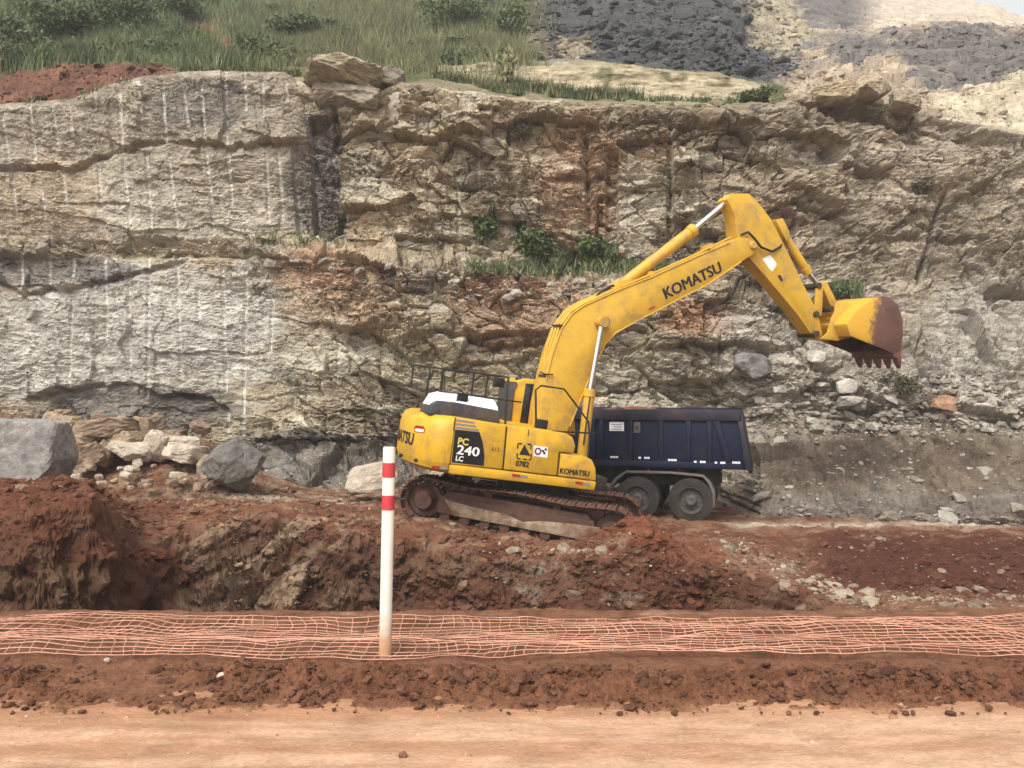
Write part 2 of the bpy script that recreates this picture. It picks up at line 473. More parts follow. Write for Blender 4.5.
# ---------------------------------------------------------------- rock wall
CREST = [(-400, 116), (-60, 108), (0, 104), (40, 101), (75, 98), (110, 84), (150, 75), (200, 71), (285, 72), (305, 84), (330, 96), (380, 92), (400, 82),
         (440, 88), (500, 97), (600, 104), (740, 108), (790, 100), (850, 96), (900, 106), (940, 118), (1024, 132), (1400, 140)]
def wall_depth(px, py):
    Y0 = interp(px, [(-400, 28.0), (0, 26.4), (300, 25.8), (512, 25.6), (760, 24.6), (1024, 23.4), (1400, 22.0)])
    B = Y0 + 0.10 * (440 - py) / F * 25
    bench = interp(px, [(-400, 246), (0, 244), (140, 246), (250, 250), (350, 256), (460, 268), (560, 274), (640, 268), (700, 282), (800, 300), (900, 330), (1400, 340)])
    B = B + 0.42 * sstep(6, -12, py - bench) * (0.2 + 0.8 * sstep(200, 330, px)) * (1 - 0.5 * sstep(650, 800, px))
    B = B + sstep(740, 900, px) * 0.28 * (440 - py) / F * 24 * sstep(440, 250, py) * 0.8
    tal = interp(px, [(-400, 0), (700, 0), (760, 1.0), (860, 1.0), (1024, 1.1), (1400, 1.2)])
    B = B - tal * (3.7 * sstep(418, 520, py) + 0.8 * sstep(300, 430, py))
    B = B - sstep(200, 300, px) * sstep(740, 560, px) * (1.5 * sstep(440, 500, py) + 0.5 * sstep(280, 420, py))
    return B

def poly_y(px, pts):
    return np.interp(px, [p[0] for p in pts], [p[1] for p in pts], left=np.nan, right=np.nan)

DRILL = [  # bore traces: top x,y bottom x,y
    (-24, 112, -16, 160), (1, 112, 9, 162), (29, 104, 35, 160), (51, 102, 58, 150), (68, 100, 72, 136), (94, 92, 95, 110), (119, 88, 122, 150), (137, 80, 142, 130),
    (162, 84, 166, 142), (183, 88, 188, 126), (201, 84, 205, 143), (225, 70, 227, 144), (244, 72, 246, 110), (262, 78, 264, 116), (285, 80, 287, 100), (305, 100, 310, 142),
    (12, 176, 16, 220), (41, 190, 45, 218), (62, 168, 66, 205), (98, 158, 101, 210), (123, 160, 130, 228), (146, 152, 152, 236), (169, 160, 178, 236), (206, 150, 214, 230),
    (228, 152, 232, 205), (266, 150, 269, 222), (293, 152, 303, 248), (312, 150, 320, 226), (332, 152, 344, 245), (278, 150, 283, 220),
    (21, 248, 22, 285), (49, 254, 50, 284), (74, 258, 68, 388), (105, 256, 106, 340), (129, 278, 130, 388), (149, 252, 147, 398), (177, 258, 181, 386), (197, 288, 199, 318),
    (222, 264, 226, 392), (246, 270, 243, 436), (273, 294, 270, 352), (320, 352, 322, 398), (338, 340, 338, 372), (294, 396, 293, 420), (228, 410, 228, 436), (344, 400, 345, 470),
    (478, 150, 479, 186), (442, 160, 443, 205), (428, 158, 429, 240), (458, 152, 459, 240), (583, 130, 583, 200), (628, 130, 629, 240), (697, 150, 697, 230), (672, 110, 672, 230), (799, 205, 799, 245), (820, 205, 820, 250)]
OVERHANG = [  # lower edge of rock that stands out over what is below it, amount, height over which it dies out (px)
    ([(-60, 172), (0, 169), (78, 165), (129, 147), (176, 141), (234, 145), (300, 141)], 0.42, 60),
    ([(-60, 268), (0, 280), (23, 294), (78, 286), (129, 274), (187, 259)], 0.5, 26),
    ([(30, 399), (70, 388), (120, 384), (165, 392), (215, 398), (240, 420)], 0.55, 70),
    ([(328, 146), (350, 138), (385, 134), (420, 143), (470, 140), (500, 138)], 0.65, 40),
    ([(388, 246), (420, 240), (470, 243)], 0.3, 25),
    ([(240, 470), (262, 438), (330, 440), (400, 436), (420, 450)], 0.35, 40),
    ([(520, 116), (600, 124), (700, 122), (760, 128)], 0.3, 18),
    ([(640, 352), (700, 346), (760, 356), (800, 350)], 0.45, 30),
    ([(560, 395), (640, 388), (700, 398), (770, 392)], 0.3, 30),
    ([(690, 208), (740, 214), (790, 204), (850, 212)], 0.35, 26),
    ([(860, 238), (930, 230), (1030, 240)], 0.3, 26),
    ([(780, 395), (850, 408), (930, 404), (1030, 425)], 0.35, 24),
    ([(400, 340), (450, 334), (520, 344), (560, 338)], 0.35, 22),
    ([(540, 175), (600, 168), (660, 178)], 0.25, 20)]

def make_wall():
    pxs = np.concatenate([np.arange(-400, -20, 7.0), np.arange(-20, 1045, 1.2), np.arange(1045, 1400, 7.0)])
    nr = 400
    t = np.linspace(0, 1, nr)[:, None]
    PX = np.repeat(pxs[None, :], nr, 0)
    crest = interp(PX, CREST) + 3.0 * fbm(PX / 22.0, 0 * PX, 201, 4) * sstep(280, 420, PX) + 1.2 * fbm(PX / 15.0, 0 * PX, 203, 3)
    PY = crest + (536 - crest) * (1 - t)
    B = wall_depth(PX, PY)
    X = (PX - CX) / F * B; Z = CAMZ + (HY - PY) / F * B
    base = np.stack([X, B, Z], -1)
    du = np.gradient(base, axis=1); dv = np.gradient(base, axis=0)
    N = np.cross(du, dv); N /= np.linalg.norm(N, axis=-1, keepdims=True) + 1e-9
    # smooth drilled panels on the left, broken rock elsewhere
    wn_ = fbm(PX / 60, PY / 60, 205, 3)
    smooth = np.clip(sstep(345, 285, PX + 20 * wn_) * sstep(440, 400, PY + 10 * wn_), 0, 1)
    smooth = smooth * (1 - 0.6 * sstep(236, 244, PY) * sstep(262, 254, PY)) * (1 - 0.8 * np.exp(-(((PX - 262) / 40) ** 2 + ((PY - 285) / 40) ** 2)))
    rough = 1 - smooth
    Zb = Z + 0.06 * X + 0.35 * fbm(X * 0.12, Z * 0.12, 207, 3)          # bedding
    Xw = X + 0.25 * fbm(X * 0.5, Z * 0.5, 209, 3); Zw = Zb + 0.15 * fbm(X * 0.7, Z * 0.7, 211, 3)
    d = 0.55 * fbm(X * 0.16, Z * 0.2, 213, 3) * (0.3 + 0.7 * rough) + 0.22 * fbm(X * 0.6, Z * 0.8, 214, 4, 0.55) * (0.4 + 0.6 * rough)
    f1, f2, a1, a2, a3, cx, cy = voro(Xw / 2.1, Zw / 1.0, 215)
    d = d + rough * ((a1 - 0.5) * 0.85 + cx * (a2 - 0.5) * 0.75 + cy * (a3 - 0.35) * 0.7 - 0.10 * (1 - sstep(0.0, 0.05, f2 - f1)))
    f1, f2, b1, b2, b3, cx, cy = voro(Xw / 0.85 + 7, Zw / 0.38 + 3, 221)
    amp = (0.20 + 0.80 * rough) * (0.55 + 0.6 * sstep(-0.3, 0.5, fbm(X * 0.25, Z * 0.3, 223, 3)))
    d = d + amp * ((b1 - 0.5) * 0.34 + cx * (b2 - 0.5) * 0.36 + cy * (b3 - 0.25) * 0.42 - (0.08 + 0.08 * rough) * (1 - sstep(0.0, 0.08, f2 - f1)))
    f1, f2, c1, c2, c3, cx, cy = voro(Xw / 0.34 + 17, Zw / 0.15 + 3, 227)
    amp3 = (0.3 + 0.7 * rough) * (0.4 + 0.8 * sstep(-0.2, 0.5, fbm(X * 0.4 + 5, Z * 0.5, 229, 3)))
    d = d + amp3 * ((c1 - 0.5) * 0.20 + cx * (c2 - 0.5) * 0.20 + cy * (c3 - 0.25) * 0.24 - 0.06 * (1 - sstep(0.0, 0.12, f2 - f1)))
    g1, g2, h1, h2, h3, gx, gy = voro(Xw / 0.19 + 27, Zw / 0.10 + 13, 228)
    d = d + amp3 * ((h1 - 0.5) * 0.09 + gy * (h2 - 0.2) * 0.10)
    f1, f2, k1, k2, k3, cx, cy = voro(Xw / 3.2 + 3, Zw / 0.42, 230)
    d = d + smooth * ((k1 - 0.5) * 0.22 + cy * (k2 - 0.1) * 0.16 + cx * (k3 - 0.5) * 0.12)
    # thin scaly bedding on the smooth panels
    f1, f2, e1, e2, e3, cx, cy = voro(Xw / 0.7 + 3, Zw / 0.10, 231)
    d = d + smooth * ((e1 - 0.5) * 0.06 + cy * (e2) * 0.07) * sstep(-0.3, 0.3, fbm(X * 0.35, Z * 0.6, 233, 3))
    d = d + 0.03 * fbm(X * 7, Z * 9, 235, 3)
    # stepped overhangs
    for pts, a, L in OVERHANG:
        yc = np.interp(PX, [p[0] for p in pts], [p[1] for p in pts])
        yc = yc + 4.5 * fbm(PX / 30, 0 * PX, int(pts[0][1]), 4) + 3.5 * (_h(np.floor(PX / 9.0 + 0.8 * noise(PX / 14.0, 0 * PX, 3)), 0 * PX, int(pts[0][1])) - 0.5)
        e = sstep(pts[0][0] - 12, pts[0][0] + 14, PX) * sstep(pts[-1][0] + 12, pts[-1][0] - 14, PX)
        h = yc - PY
        a = a * (0.25 + 1.0 * _h(np.floor(PX / 16.0 + 0.6 * noise(PX / 20.0, PY / 30.0, 5)), 0 * PX, int(pts[0][1]) + 7)) * (0.8 + 0.6 * wn_)
        d = d + a * e * np.where(h > 0, np.exp(-np.clip(h, 0, 999) / L), 0) * sstep(-0.7, 0.7, h)
        d = d - 0.16 * e * np.exp(-((h + 2.0) / 2.2) ** 2)
    # rectangular bays with flat sides cut by the blasting
    def bay(x0, x1, y0, y1, amt, sl=0.0):
        xs = PX - sl * (PY - y0)
        return amt * sstep(x0 - 1.5, x0 + 1.5, xs) * sstep(x1 + 1.5, x1 - 1.5, xs) * sstep(y0 - 3, y0 + 3, PY) * sstep(y1 + 4, y1 - 4, PY)
    d = d - bay(308, 340, 118, 242, 0.6, 0.05) - bay(291, 309, 146, 236, 0.25, 0.08)
    d = d - bay(606, 618, 150, 262, 0.35) - bay(742, 752, 190, 250, 0.3) - bay(795, 801, 200, 250, 0.3) - bay(668, 673, 120, 235, 0.3)
    d = d - 0.5 * np.exp(-((PX - (946 - 0.30 * (PY - 190))) / 2.6) ** 2) * sstep(186, 198, PY) * sstep(292, 276, PY)
    d = d - 0.45 * np.exp(-((PX - (585 + 0.05 * (PY - 130))) / 3.0) ** 2) * sstep(126, 136, PY) * sstep(232, 215, PY)
    # talus: rounded, loose
    tal = sstep(410, 455, PY + 14 * wn_) * sstep(715, 800, PX + 40 * wn_)
    loose = 0.55 * fbm(X * 0.6, Z * 1.1, 241, 4, 0.55) + 0.12 * fbm(X * 5, Z * 6, 243, 3)
    d = d * (1 - 0.8 * tal) + loose * tal
    P0 = base + N * d[..., None]; PXa = CX + F * P0[..., 0] / P0[..., 1]; PYa = HY - F * (P0[..., 2] - CAMZ) / P0[..., 1]
    # bore holes
    line = np.zeros(PX.shape)
    rng = random.Random(4)
    for x0, y0, x1, y1 in DRILL:
        if x0 > PX.max(): continue
        j0 = np.searchsorted(pxs, min(x0, x1) - 22); j1 = np.searchsorted(pxs, max(x0, x1) + 22)
        sl = slice(j0, j1)
        px_, py_ = PXa[:, sl], PYa[:, sl]
        xc = x0 + (x1 - x0) * (py_ - y0) / (y1 - y0)
        on = sstep(y0 - 2, y0 + 2, py_) * sstep(y1 + 2, y1 - 2, py_) * (0.72 + 0.28 * sstep(-0.5, 0.2, fbm(py_ / 14, px_ / 40, int(x0) + 300, 3)))
        d[:, sl] -= 0.075 * on * sstep(2.6, 0.6, np.abs(px_ - xc))
        k = 1.15 if x0 < 290 else 0.5
        line[:, sl] = np.maximum(line[:, sl], on * k * rng.uniform(0.6, 1.0) * sstep(1.9, 0.9, np.abs(px_ - xc)))
    edge = sstep(1.0, 0.975, t)
    P = base + N * (d * (0.15 + 0.85 * edge))[..., None]
    # ---------------- colours of the rock
    beige = C(0.325, 0.268, 0.185); pale = C(0.47, 0.43, 0.345); grey = C(0.225, 0.205, 0.175); dark = C(0.105, 0.095, 0.085)
    ochre = C(0.35, 0.205, 0.125); brown = C(0.20, 0.158, 0.112); palegrey = C(0.44, 0.42, 0.375); warm = C(0.40, 0.31, 0.20)
    n1 = fbm(X * 0.22, Z * 0.3, 251, 4); n2 = fbm(X * 0.9, Z * 1.3, 253, 4); n3 = fbm(X * 0.35 + 40, Zb * 1.6, 255, 4)
    one = np.ones(PX.shape + (3,))
    c = mix(beige * one, brown * one, sstep(0.0, 0.6, n1 + 0.3 * n2))
    c = mix(c, pale * one, sstep(0.05, 0.55, n3 + 0.2 * n2) * 0.75)
    c = mix(c, grey * one, sstep(0.2, 0.6, fbm(X * 0.5 + 9, Z * 0.5, 257, 3)) * 0.5)
    wob = 0.5 * n2 + 0.35 * n1
    def ell(x, y, rx, ry, soft=0.5):
        r = np.sqrt(((PX - x) / rx) ** 2 + ((PY - y) / ry) ** 2) + wob * 0.55
        return sstep(1.0 + soft * 0.5, 1.0 - soft * 0.5, r)
    # left drilled panels
    c = mix(c, C(0.335, 0.292, 0.235) * one, smooth * sstep(250, 235, PY) * 0.85)
    c = mix(c, palegrey * one, np.maximum(ell(130, 330, 135, 66), ell(60, 345, 120, 55)) * 0.85)
    c = mix(c, palegrey * one, ell(250, 315, 30, 60) * 0.7)
    c = mix(c, pale * one, np.maximum(ell(190, 215, 85, 26), ell(120, 195, 50, 35)) * 0.5)
    c = mix(c, grey * 0.7 * one, np.maximum(ell(205, 105, 60, 24), ell(312, 190, 30, 50)) * 0.75)
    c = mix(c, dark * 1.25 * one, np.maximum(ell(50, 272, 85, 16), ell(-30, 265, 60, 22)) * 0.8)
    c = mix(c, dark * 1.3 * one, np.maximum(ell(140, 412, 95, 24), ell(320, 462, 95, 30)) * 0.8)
    c = mix(c, warm * one, np.maximum(ell(50, 200, 55, 40), ell(330, 250, 60, 22)) * 0.5)
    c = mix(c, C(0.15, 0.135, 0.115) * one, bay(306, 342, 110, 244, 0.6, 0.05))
    # red earth washed over the ledge in the middle
    for e, k in ((ell(310, 275, 42, 22), 0.55), (ell(345, 300, 60, 40), 0.35), (ell(525, 310, 60, 40), 0.55), (ell(700, 322, 34, 22), 0.75), (ell(592, 170, 26, 60), 0.5),
                 (ell(556, 190, 18, 50), 0.4), (ell(640, 150, 30, 30), 0.25), (ell(900, 180, 50, 40), 0.18), (ell(780, 215, 30, 30), 0.3)):
        c = mix(c, ochre * one, e * k)
    c = mix(c, pale * one, np.maximum.reduce([ell(640, 205, 26, 50), ell(370, 195, 30, 14), ell(650, 420, 90, 70), ell(760, 380, 60, 40), ell(330, 350, 45, 26)]) * 0.55)
    c = mix(c, C(0.30, 0.255, 0.205) * one, sstep(700, 860, PX + 40 * wob) * 0.55)
    c = mix(c, brown * 0.85 * one, ell(760, 120, 190, 26) * 0.55)
    c = mix(c, C(0.36, 0.33, 0.29) * one, np.maximum(ell(850, 375, 120, 45), ell(760, 330, 50, 30)) * 0.55)
    c = mix(c, palegrey * 0.95 * one, ell(985, 350, 60, 70) * 0.5)
    # talus banks
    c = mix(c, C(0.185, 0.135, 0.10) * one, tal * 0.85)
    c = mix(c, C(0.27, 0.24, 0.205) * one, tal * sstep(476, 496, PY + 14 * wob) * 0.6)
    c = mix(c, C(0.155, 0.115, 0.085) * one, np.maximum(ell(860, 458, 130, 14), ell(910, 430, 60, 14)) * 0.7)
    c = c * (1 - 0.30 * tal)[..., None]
    # every block a little different
    c = c * (0.70 + 0.22 * b1 + 0.26 * c1 + 0.18 * h1)[..., None] * (1 + 0.10 * (a2 - 0.5))[..., None]
    c = mix(c, C(0.62, 0.59, 0.53) * one, np.clip(line, 0, 1) * 0.85)
    # rows that roll back from the crest on to the hill
    last = P[-1]; lc = c[-1]; rows = [P]; cols = [c]
    for k in range(1, 7):
        q = last.copy(); q[:, 1] += 0.42 * k; q[:, 2] += (0.05 * k - 0.045 * k * k) + 0.06 * noise(q[:, 0] * 2, q[:, 1] * 2, 261)
        rows.append(q[None]); cols.append(lc[None])
    return np.concatenate(rows, 0), np.concatenate(cols, 0)
V, c = make_wall()
WALL = V
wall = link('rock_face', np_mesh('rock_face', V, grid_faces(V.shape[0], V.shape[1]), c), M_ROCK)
tag(wall, 'tall blasted rock face with pale vertical drill marks behind the excavator', 'rock face', kind='structure')

# ---------------------------------------------------------------- hillside above the wall
HCOL = {-400: [(25.5, 122), (31, 92), (34, 74), (45, 25), (60, -30), (90, -70), (150, -90)],
        0: [(25.5, 118), (28, 98), (31, 78), (33.5, 64), (45, 14), (60, -40), (90, -70), (150, -90)],
        100: [(25.5, 108), (27.5, 88), (31, 70), (33.5, 61), (45, 16), (60, -40), (90, -70), (150, -90)],
        180: [(25.5, 95), (27.5, 76), (31, 70), (34, 62), (45, 22), (60, -35), (90, -70), (150, -90)],
        300: [(25.5, 95), (27.5, 78), (31, 70), (36, 62), (45, 28), (60, -30), (90, -70), (150, -90)],
        420: [(25.5, 100), (28, 84), (32, 72), (36, 66), (45, 36), (60, -15), (90, -60), (150, -90)],
        500: [(25.5, 110), (28, 97), (33.0, 90), (33.6, 66), (38, 60), (46, 28), (62, -30), (90, -60), (150, -90)],
        600: [(25, 118), (28, 104), (33.0, 100), (33.6, 66), (37, 62), (44, 36), (58, -25), (90, -60), (150, -90)],
        700: [(24.5, 120), (28, 108), (33.0, 103), (33.6, 74), (37, 71), (45, 36), (60, -25), (90, -50), (150, -80)],
        765: [(24.5, 118), (28, 106), (33.0, 104), (33.6, 86), (37, 82), (45, 62), (60, 5), (90, -40), (150, -60)],
        800: [(24.5, 112), (28, 100), (33, 94), (37, 84), (45, 58), (60, 20), (90, -22), (150, -40)],
        860: [(24.5, 110), (28, 98), (33, 90), (38, 72), (45, 44), (60, 24), (90, 2), (150, -20)],
        900: [(24.5, 120), (28, 106), (33, 96), (38, 62), (45, 30), (60, 26), (90, 6), (150, -14)],
        940: [(24.3, 130), (28, 116), (30, 108), (33, 98), (38, 56), (45, 25), (60, 26), (90, 10), (150, -6)],
        985: [(24.2, 138), (28, 124), (30, 100), (33, 88), (38, 60), (45, 27), (60, 28), (90, 13), (150, 3)],
        1024: [(24, 142), (28, 128), (30, 94), (33, 76), (38, 62), (45, 31), (60, 33), (90, 24), (150, 17)],
        1400: [(24, 150), (28, 140), (30, 100), (33, 88), (38, 80), (45, 50), (60, 60), (90, 70), (150, 80)]}
H_Y = np.concatenate([np.arange(25.2, 33.0, 0.12), np.arange(33.0, 33.7, 0.03), np.arange(33.7, 46, 0.13), np.arange(46, 70, 0.4), np.arange(70, 151, 2.0)])
_hk = sorted(HCOL)
_hpy = np.array([[np.interp(y, [p[0] for p in HCOL[k]], [p[1] for p in HCOL[k]]) for k in _hk] for y in H_Y])
def hill_py(px, Y):
    """row of the photograph where the hill lies, per column and distance"""
    px = np.asarray(px, float); Y = np.asarray(Y, float)
    i = np.clip(np.searchsorted(H_Y, Y) - 1, 0, len(H_Y) - 2); ty = np.clip((Y - H_Y[i]) / (H_Y[i + 1] - H_Y[i]), 0, 1)
    hk = np.array(_hk, float); j = np.clip(np.searchsorted(hk, px) - 1, 0, len(hk) - 2); tx = np.clip((px - hk[j]) / (hk[j + 1] - hk[j]), 0, 1)
    tx = tx * tx * (3 - 2 * tx)
    return (_hpy[i, j] * (1 - tx) + _hpy[i, j + 1] * tx) * (1 - ty) + (_hpy[i + 1, j] * (1 - tx) + _hpy[i + 1, j + 1] * tx) * ty

def crest_depth(px):
    return wall_depth(px, interp(px, CREST))
def make_hill():
    pxs = np.concatenate([np.arange(-400, -20, 10.0), np.arange(-20, 1045, 1.8), np.arange(1045, 1400, 10.0)])
    PX, Y = np.meshgrid(pxs, H_Y)
    wx = 14 * fbm(PX / 90, Y / 6, 301, 3) * sstep(30, 40, Y)
    PY = hill_py(PX + wx, Y)
    yc = crest_depth(PX) + 0.55
    Y = np.where(Y < 33, yc + (Y - 25.2) * (33 - yc) / (33 - 25.2), Y)
    X = (PX - CX) / F * Y; Z = CAMZ + (HY - PY) / F * Y
    rocky = sstep(500, 560, PX) * sstep(33.5, 36, Y)
    rocky = np.maximum(rocky, sstep(775, 800, PX))
    n1 = fbm(X * 0.25, Y * 0.25 + Z * 0.3, 303, 4); n2 = fbm(X * 0.9, Y * 0.9 + Z, 305, 4)
    f1, f2, a1, a2, a3, cx, cy = voro(X / 1.5 + 0.4 * n1, (Y + Z * 1.2) / 1.2, 307)
    g1, g2, b1, b2, b3, dx, dy = voro(X / 0.5 + 0.4 * n2, (Y + Z * 1.2) / 0.45, 309)
    fine = sstep(60, 46, Y)
    rough = 0.55 * rocky * ((a1 - 0.5) * 0.9 + cx * (a2 - 0.5) * 0.9 + cy * (a3 - 0.5) * 0.9 - 0.2 * (1 - sstep(0, 0.1, f2 - f1)) + ((b1 - 0.5) * 0.4 + dx * (b2 - 0.5) * 0.4) * fine)
    ledge = sstep(425, 445, PX) * sstep(775, 765, PX)
    cut = ledge * sstep(32.95, 33.05, Y) * sstep(33.68, 33.55, Y)
    bare = sstep(200, 140, PX + 30 * n1) * sstep(33.2, 32.0, Y)
    rough = rough * (1 - cut) + (1 - rocky) * (0.22 * n1 + 0.14 * n2 + bare * (0.3 * (a1 - 0.5) + 0.22 * (b1 - 0.5) + 0.14 * fbm(X * 3, Y * 3, 317, 3)))
    far = sstep(46, 80, Y)
    Z = Z + rough * (1 - 0.55 * far) * (1 - 0.7 * cut) * sstep(24.5, 27, Y)
    Yo = Y - cut * 0.15 * fbm(X * 0.8, Z * 3, 311, 3)
    one = np.ones(PX.shape + (3,))
    grassc = C(0.085, 0.095, 0.038); soil = C(0.140, 0.068, 0.045); dry = C(0.25, 0.19, 0.11); cream = C(0.42, 0.352, 0.235)
    darkr = C(0.058, 0.060, 0.064); tan = C(0.33, 0.265, 0.19); greyr = C(0.16, 0.148, 0.142); pale = C(0.46, 0.395, 0.29); farc = C(0.50, 0.42, 0.33); purp = C(0.105, 0.097, 0.094)
    c = mix(grassc * one, dry * one, sstep(0.0, 0.7, n1 + 0.4 * n2) * 0.6)
    # bare red soil behind the crest on the left, and the washed gully above it
    c = mix(c, soil * (0.75 + 0.5 * a1[..., None]), sstep(270, 170, PX + 30 * n1) * sstep(33.0, 31.8, Y + n1 + 2.2 * sstep(130, 220, PX)))
    c = mix(c, soil * 1.1 * one, np.exp(-((PX - (222 - 4 * (Y - 38))) / 30) ** 2) * sstep(33, 35, Y) * sstep(47, 45, Y) * sstep(-0.7, 0.0, n2))
    c = mix(c, C(0.30, 0.25, 0.16) * one, sstep(190, 300, PX) * sstep(31, 29.5, Y) * 0.8)
    # cream cut bank and its shelf
    c = mix(c, cream * (0.82 + 0.25 * sstep(-0.5, 0.5, fbm(X * 0.15, Z * 5, 313, 3)))[..., None], np.maximum(cut, ledge * sstep(33.5, 33.6, Y) * sstep(35.0, 34.2, Y) * 0.7))
    c = mix(c, grassc * 0.8 * one, cut * sstep(0.25, 0.6, fbm(X * 0.7, Z * 0.5 + 4, 315, 3)) * 0.8)
    c = mix(c, C(0.22, 0.19, 0.12) * one, ledge * sstep(33, 32.6, Y) * 0.8)
    # broken rock further up
    def ell(x, y, rx, ry):
        r = np.sqrt(((PX - x) / rx) ** 2 + ((PY - y) / ry) ** 2) + 0.35 * n1 + 0.35 * n2 + 0.25 * (a1 - 0.5) + 0.2 * (b1 - 0.5)
        return sstep(1.12, 0.92, r)
    r = mix(tan * one, greyr * one, sstep(-0.2, 0.5, n1 + 0.3 * n2))
    r = mix(r, darkr * one, np.maximum.reduce([ell(660, 40, 125, 60), ell(590, 10, 70, 50), ell(760, 70, 36, 26)]) * 0.95)
    r = mix(r, cream * 0.9 * one, np.maximum(ell(575, 48, 18, 13), ell(780, 26, 30, 30)) * 0.6)
    r = mix(r, purp * 1.15 * one, np.maximum.reduce([ell(850, 8, 52, 22), ell(960, 55, 74, 30), ell(1010, 70, 40, 40), ell(860, 52, 34, 14)]) * 0.9)
    r = mix(r, tan * 1.1 * one, np.maximum(ell(880, 82, 36, 24), ell(820, 92, 50, 16)) * 0.75)
    r = mix(r, farc * one, sstep(48, 56, Y) * sstep(850, 890, PX) * 0.85)
    pk = sstep(925, 945, PX - 0.35 * (PY - 100)) * sstep(27.6, 28.6, Y) * sstep(33.8, 32.6, Y)
    r = mix(r, pale * one, pk)
    r = r * (0.78 + 0.28 * a1 + 0.18 * b1)[..., None]
    c = mix(c, r, rocky * (1 - cut))
    return np.stack([X, Yo, Z], -1), c
V, c = make_hill()
HILL, HILLC = V, c
hill = link('hillside', np_mesh('hillside', V, grid_faces(V.shape[0], V.shape[1]), c), M_HILL)
tag(hill, 'grassy and rocky hillside rising above the rock face', 'hillside', kind='structure')
def hill_point(px, Y):
    yc = float(crest_depth(np.array([float(px)]))[0]) + 0.55
    py = float(hill_py(np.array([px]), np.array([Y]))[0])
    return pos(px, py, yc + (Y - 25.2) * (33 - yc) / 7.8 if Y < 33 else Y)
# ================================================================== excavator
YEL = (0.66, 0.372, 0.022)
M_YEL = plain_mat('yellow_paint', YEL, 0.5, var=0.06, scale=3.0, dirt=(0.36, 0.20, 0.07), dirt_amt=0.3)
M_YELB = plain_mat('yellow_boom_paint', (0.61, 0.355, 0.034), 0.52, var=0.10, scale=2.0, dirt=(0.36, 0.22, 0.08), dirt_amt=0.32)
M_BLACK = plain_mat('black_paint', (0.012, 0.011, 0.011), 0.45, var=0.2)
M_DKGREY = plain_mat('dark_grey_panel', (0.045, 0.045, 0.05), 0.4, var=0.15, dirt=(0.16, 0.10, 0.07), dirt_amt=0.2)
M_HOODREFL = plain_mat('hood_sky_reflection', (0.82, 0.82, 0.80), 0.3, var=0.04)  # sky reflection on the glossy dark hood, painted in as a whitish colour
M_STRIPE = plain_mat('grey_stripe', (0.25, 0.23, 0.25), 0.5)
M_WHITE = plain_mat('white_print', (0.85, 0.84, 0.80), 0.5, var=0.05)
M_RED = plain_mat('red_reflector', (0.42, 0.03, 0.02), 0.35)
M_PURPLE = plain_mat('purple_print', (0.20, 0.04, 0.12), 0.5)
M_LETTER = plain_mat('black_lettering', (0.02, 0.016, 0.018), 0.5, var=0.1)
M_PCYEL = plain_mat('yellow_print', (0.75, 0.58, 0.10), 0.5, var=0.05)
M_GLASS, _nt, _b = base_mat('tinted_glass')
_b.inputs['Base Color'].default_value = (0.015, 0.017, 0.018, 1); _b.inputs['Roughness'].default_value = 0.08
M_CHROME, _nt, _b = base_mat('chrome_rod')
_b.inputs['Base Color'].default_value = (0.75, 0.74, 0.74, 1); _b.inputs['Metallic'].default_value = 1.0; _b.inputs['Roughness'].default_value = 0.22
M_MUD = plain_mat('muddy_steel', (0.060, 0.033, 0.023), 0.9, var=0.35, scale=7, dirt=(0.12, 0.052, 0.030), dirt_amt=0.45, bump=0.5, dscale=4)
M_SHOE = plain_mat('track_shoe_steel', (0.085, 0.048, 0.033), 0.85, var=0.3, scale=9, dirt=(0.17, 0.070, 0.040), dirt_amt=0.5, bump=0.5, dscale=5)
M_DUSTY = plain_mat('dusty_track_frame', (0.34, 0.255, 0.17), 0.8, var=0.15, scale=5, dirt=(0.13, 0.060, 0.036), dirt_amt=0.55, bump=0.3, dscale=3)
M_UNDER = plain_mat('dark_underframe', (0.03, 0.024, 0.02), 0.7, var=0.3, dirt=(0.12, 0.06, 0.035), dirt_amt=0.3)
M_RUST = plain_mat('worn_bucket_steel', (0.125, 0.058, 0.045), 0.6, var=0.3, scale=5, dirt=(0.20, 0.085, 0.05), dirt_amt=0.4, bump=0.3)
M_HOSE = plain_mat('hose_rubber', (0.02, 0.018, 0.017), 0.6)
M_HOSEY = plain_mat('yellow_pipe', (0.62, 0.36, 0.04), 0.5)

EX_R = Matrix.Rotation(EX_TILT, 3, 'Y') @ Matrix.Rotation(EX_YAW, 3, 'Z')
EX_Ri = EX_R.transposed()
def el(px, py, y):
    """excavator coordinates (x forward, z up) of a photographed point lying in the plane y"""
    o = EX_Ri @ (Vector((0, 0, CAMZ)) - EX_C); d = EX_Ri @ Vector(((px - CX) / F, 1, (HY - py) / F))
    t = (y - o.y) / d.y
    p = o + d * t
    return (p.x, p.z)
def el3(px, py, y):
    x, z = el(px, py, y); return Vector((x, y, z))
def prof(pts, y): return [el(a, b, y) for a, b in pts]

excavator = empty('excavator', EX_C)
excavator.rotation_euler = EX_R.to_euler()
tag(excavator, 'yellow crawler excavator with raised arm and bucket standing on the soil platform', 'excavator')
SIDE = -1.36

# ---- upper body, machine's right side towards the road
sill = [el(449, 464, SIDE), el(597, 481.5, SIDE), el(595, 491, SIDE), el(449, 474, SIDE)]
MB().prism(sill, SIDE + 0.005, 1.3).build('deck_sill', M_YEL, excavator, 0.035)
z_bot = sum(p[1] for p in (sill[2], sill[3])) / 2
MB().box(-1.75, 0.95, -1.2, 1.2, z_bot - 0.02, z_bot + 0.25).build('deck_frame', M_UNDER, excavator, 0.02)

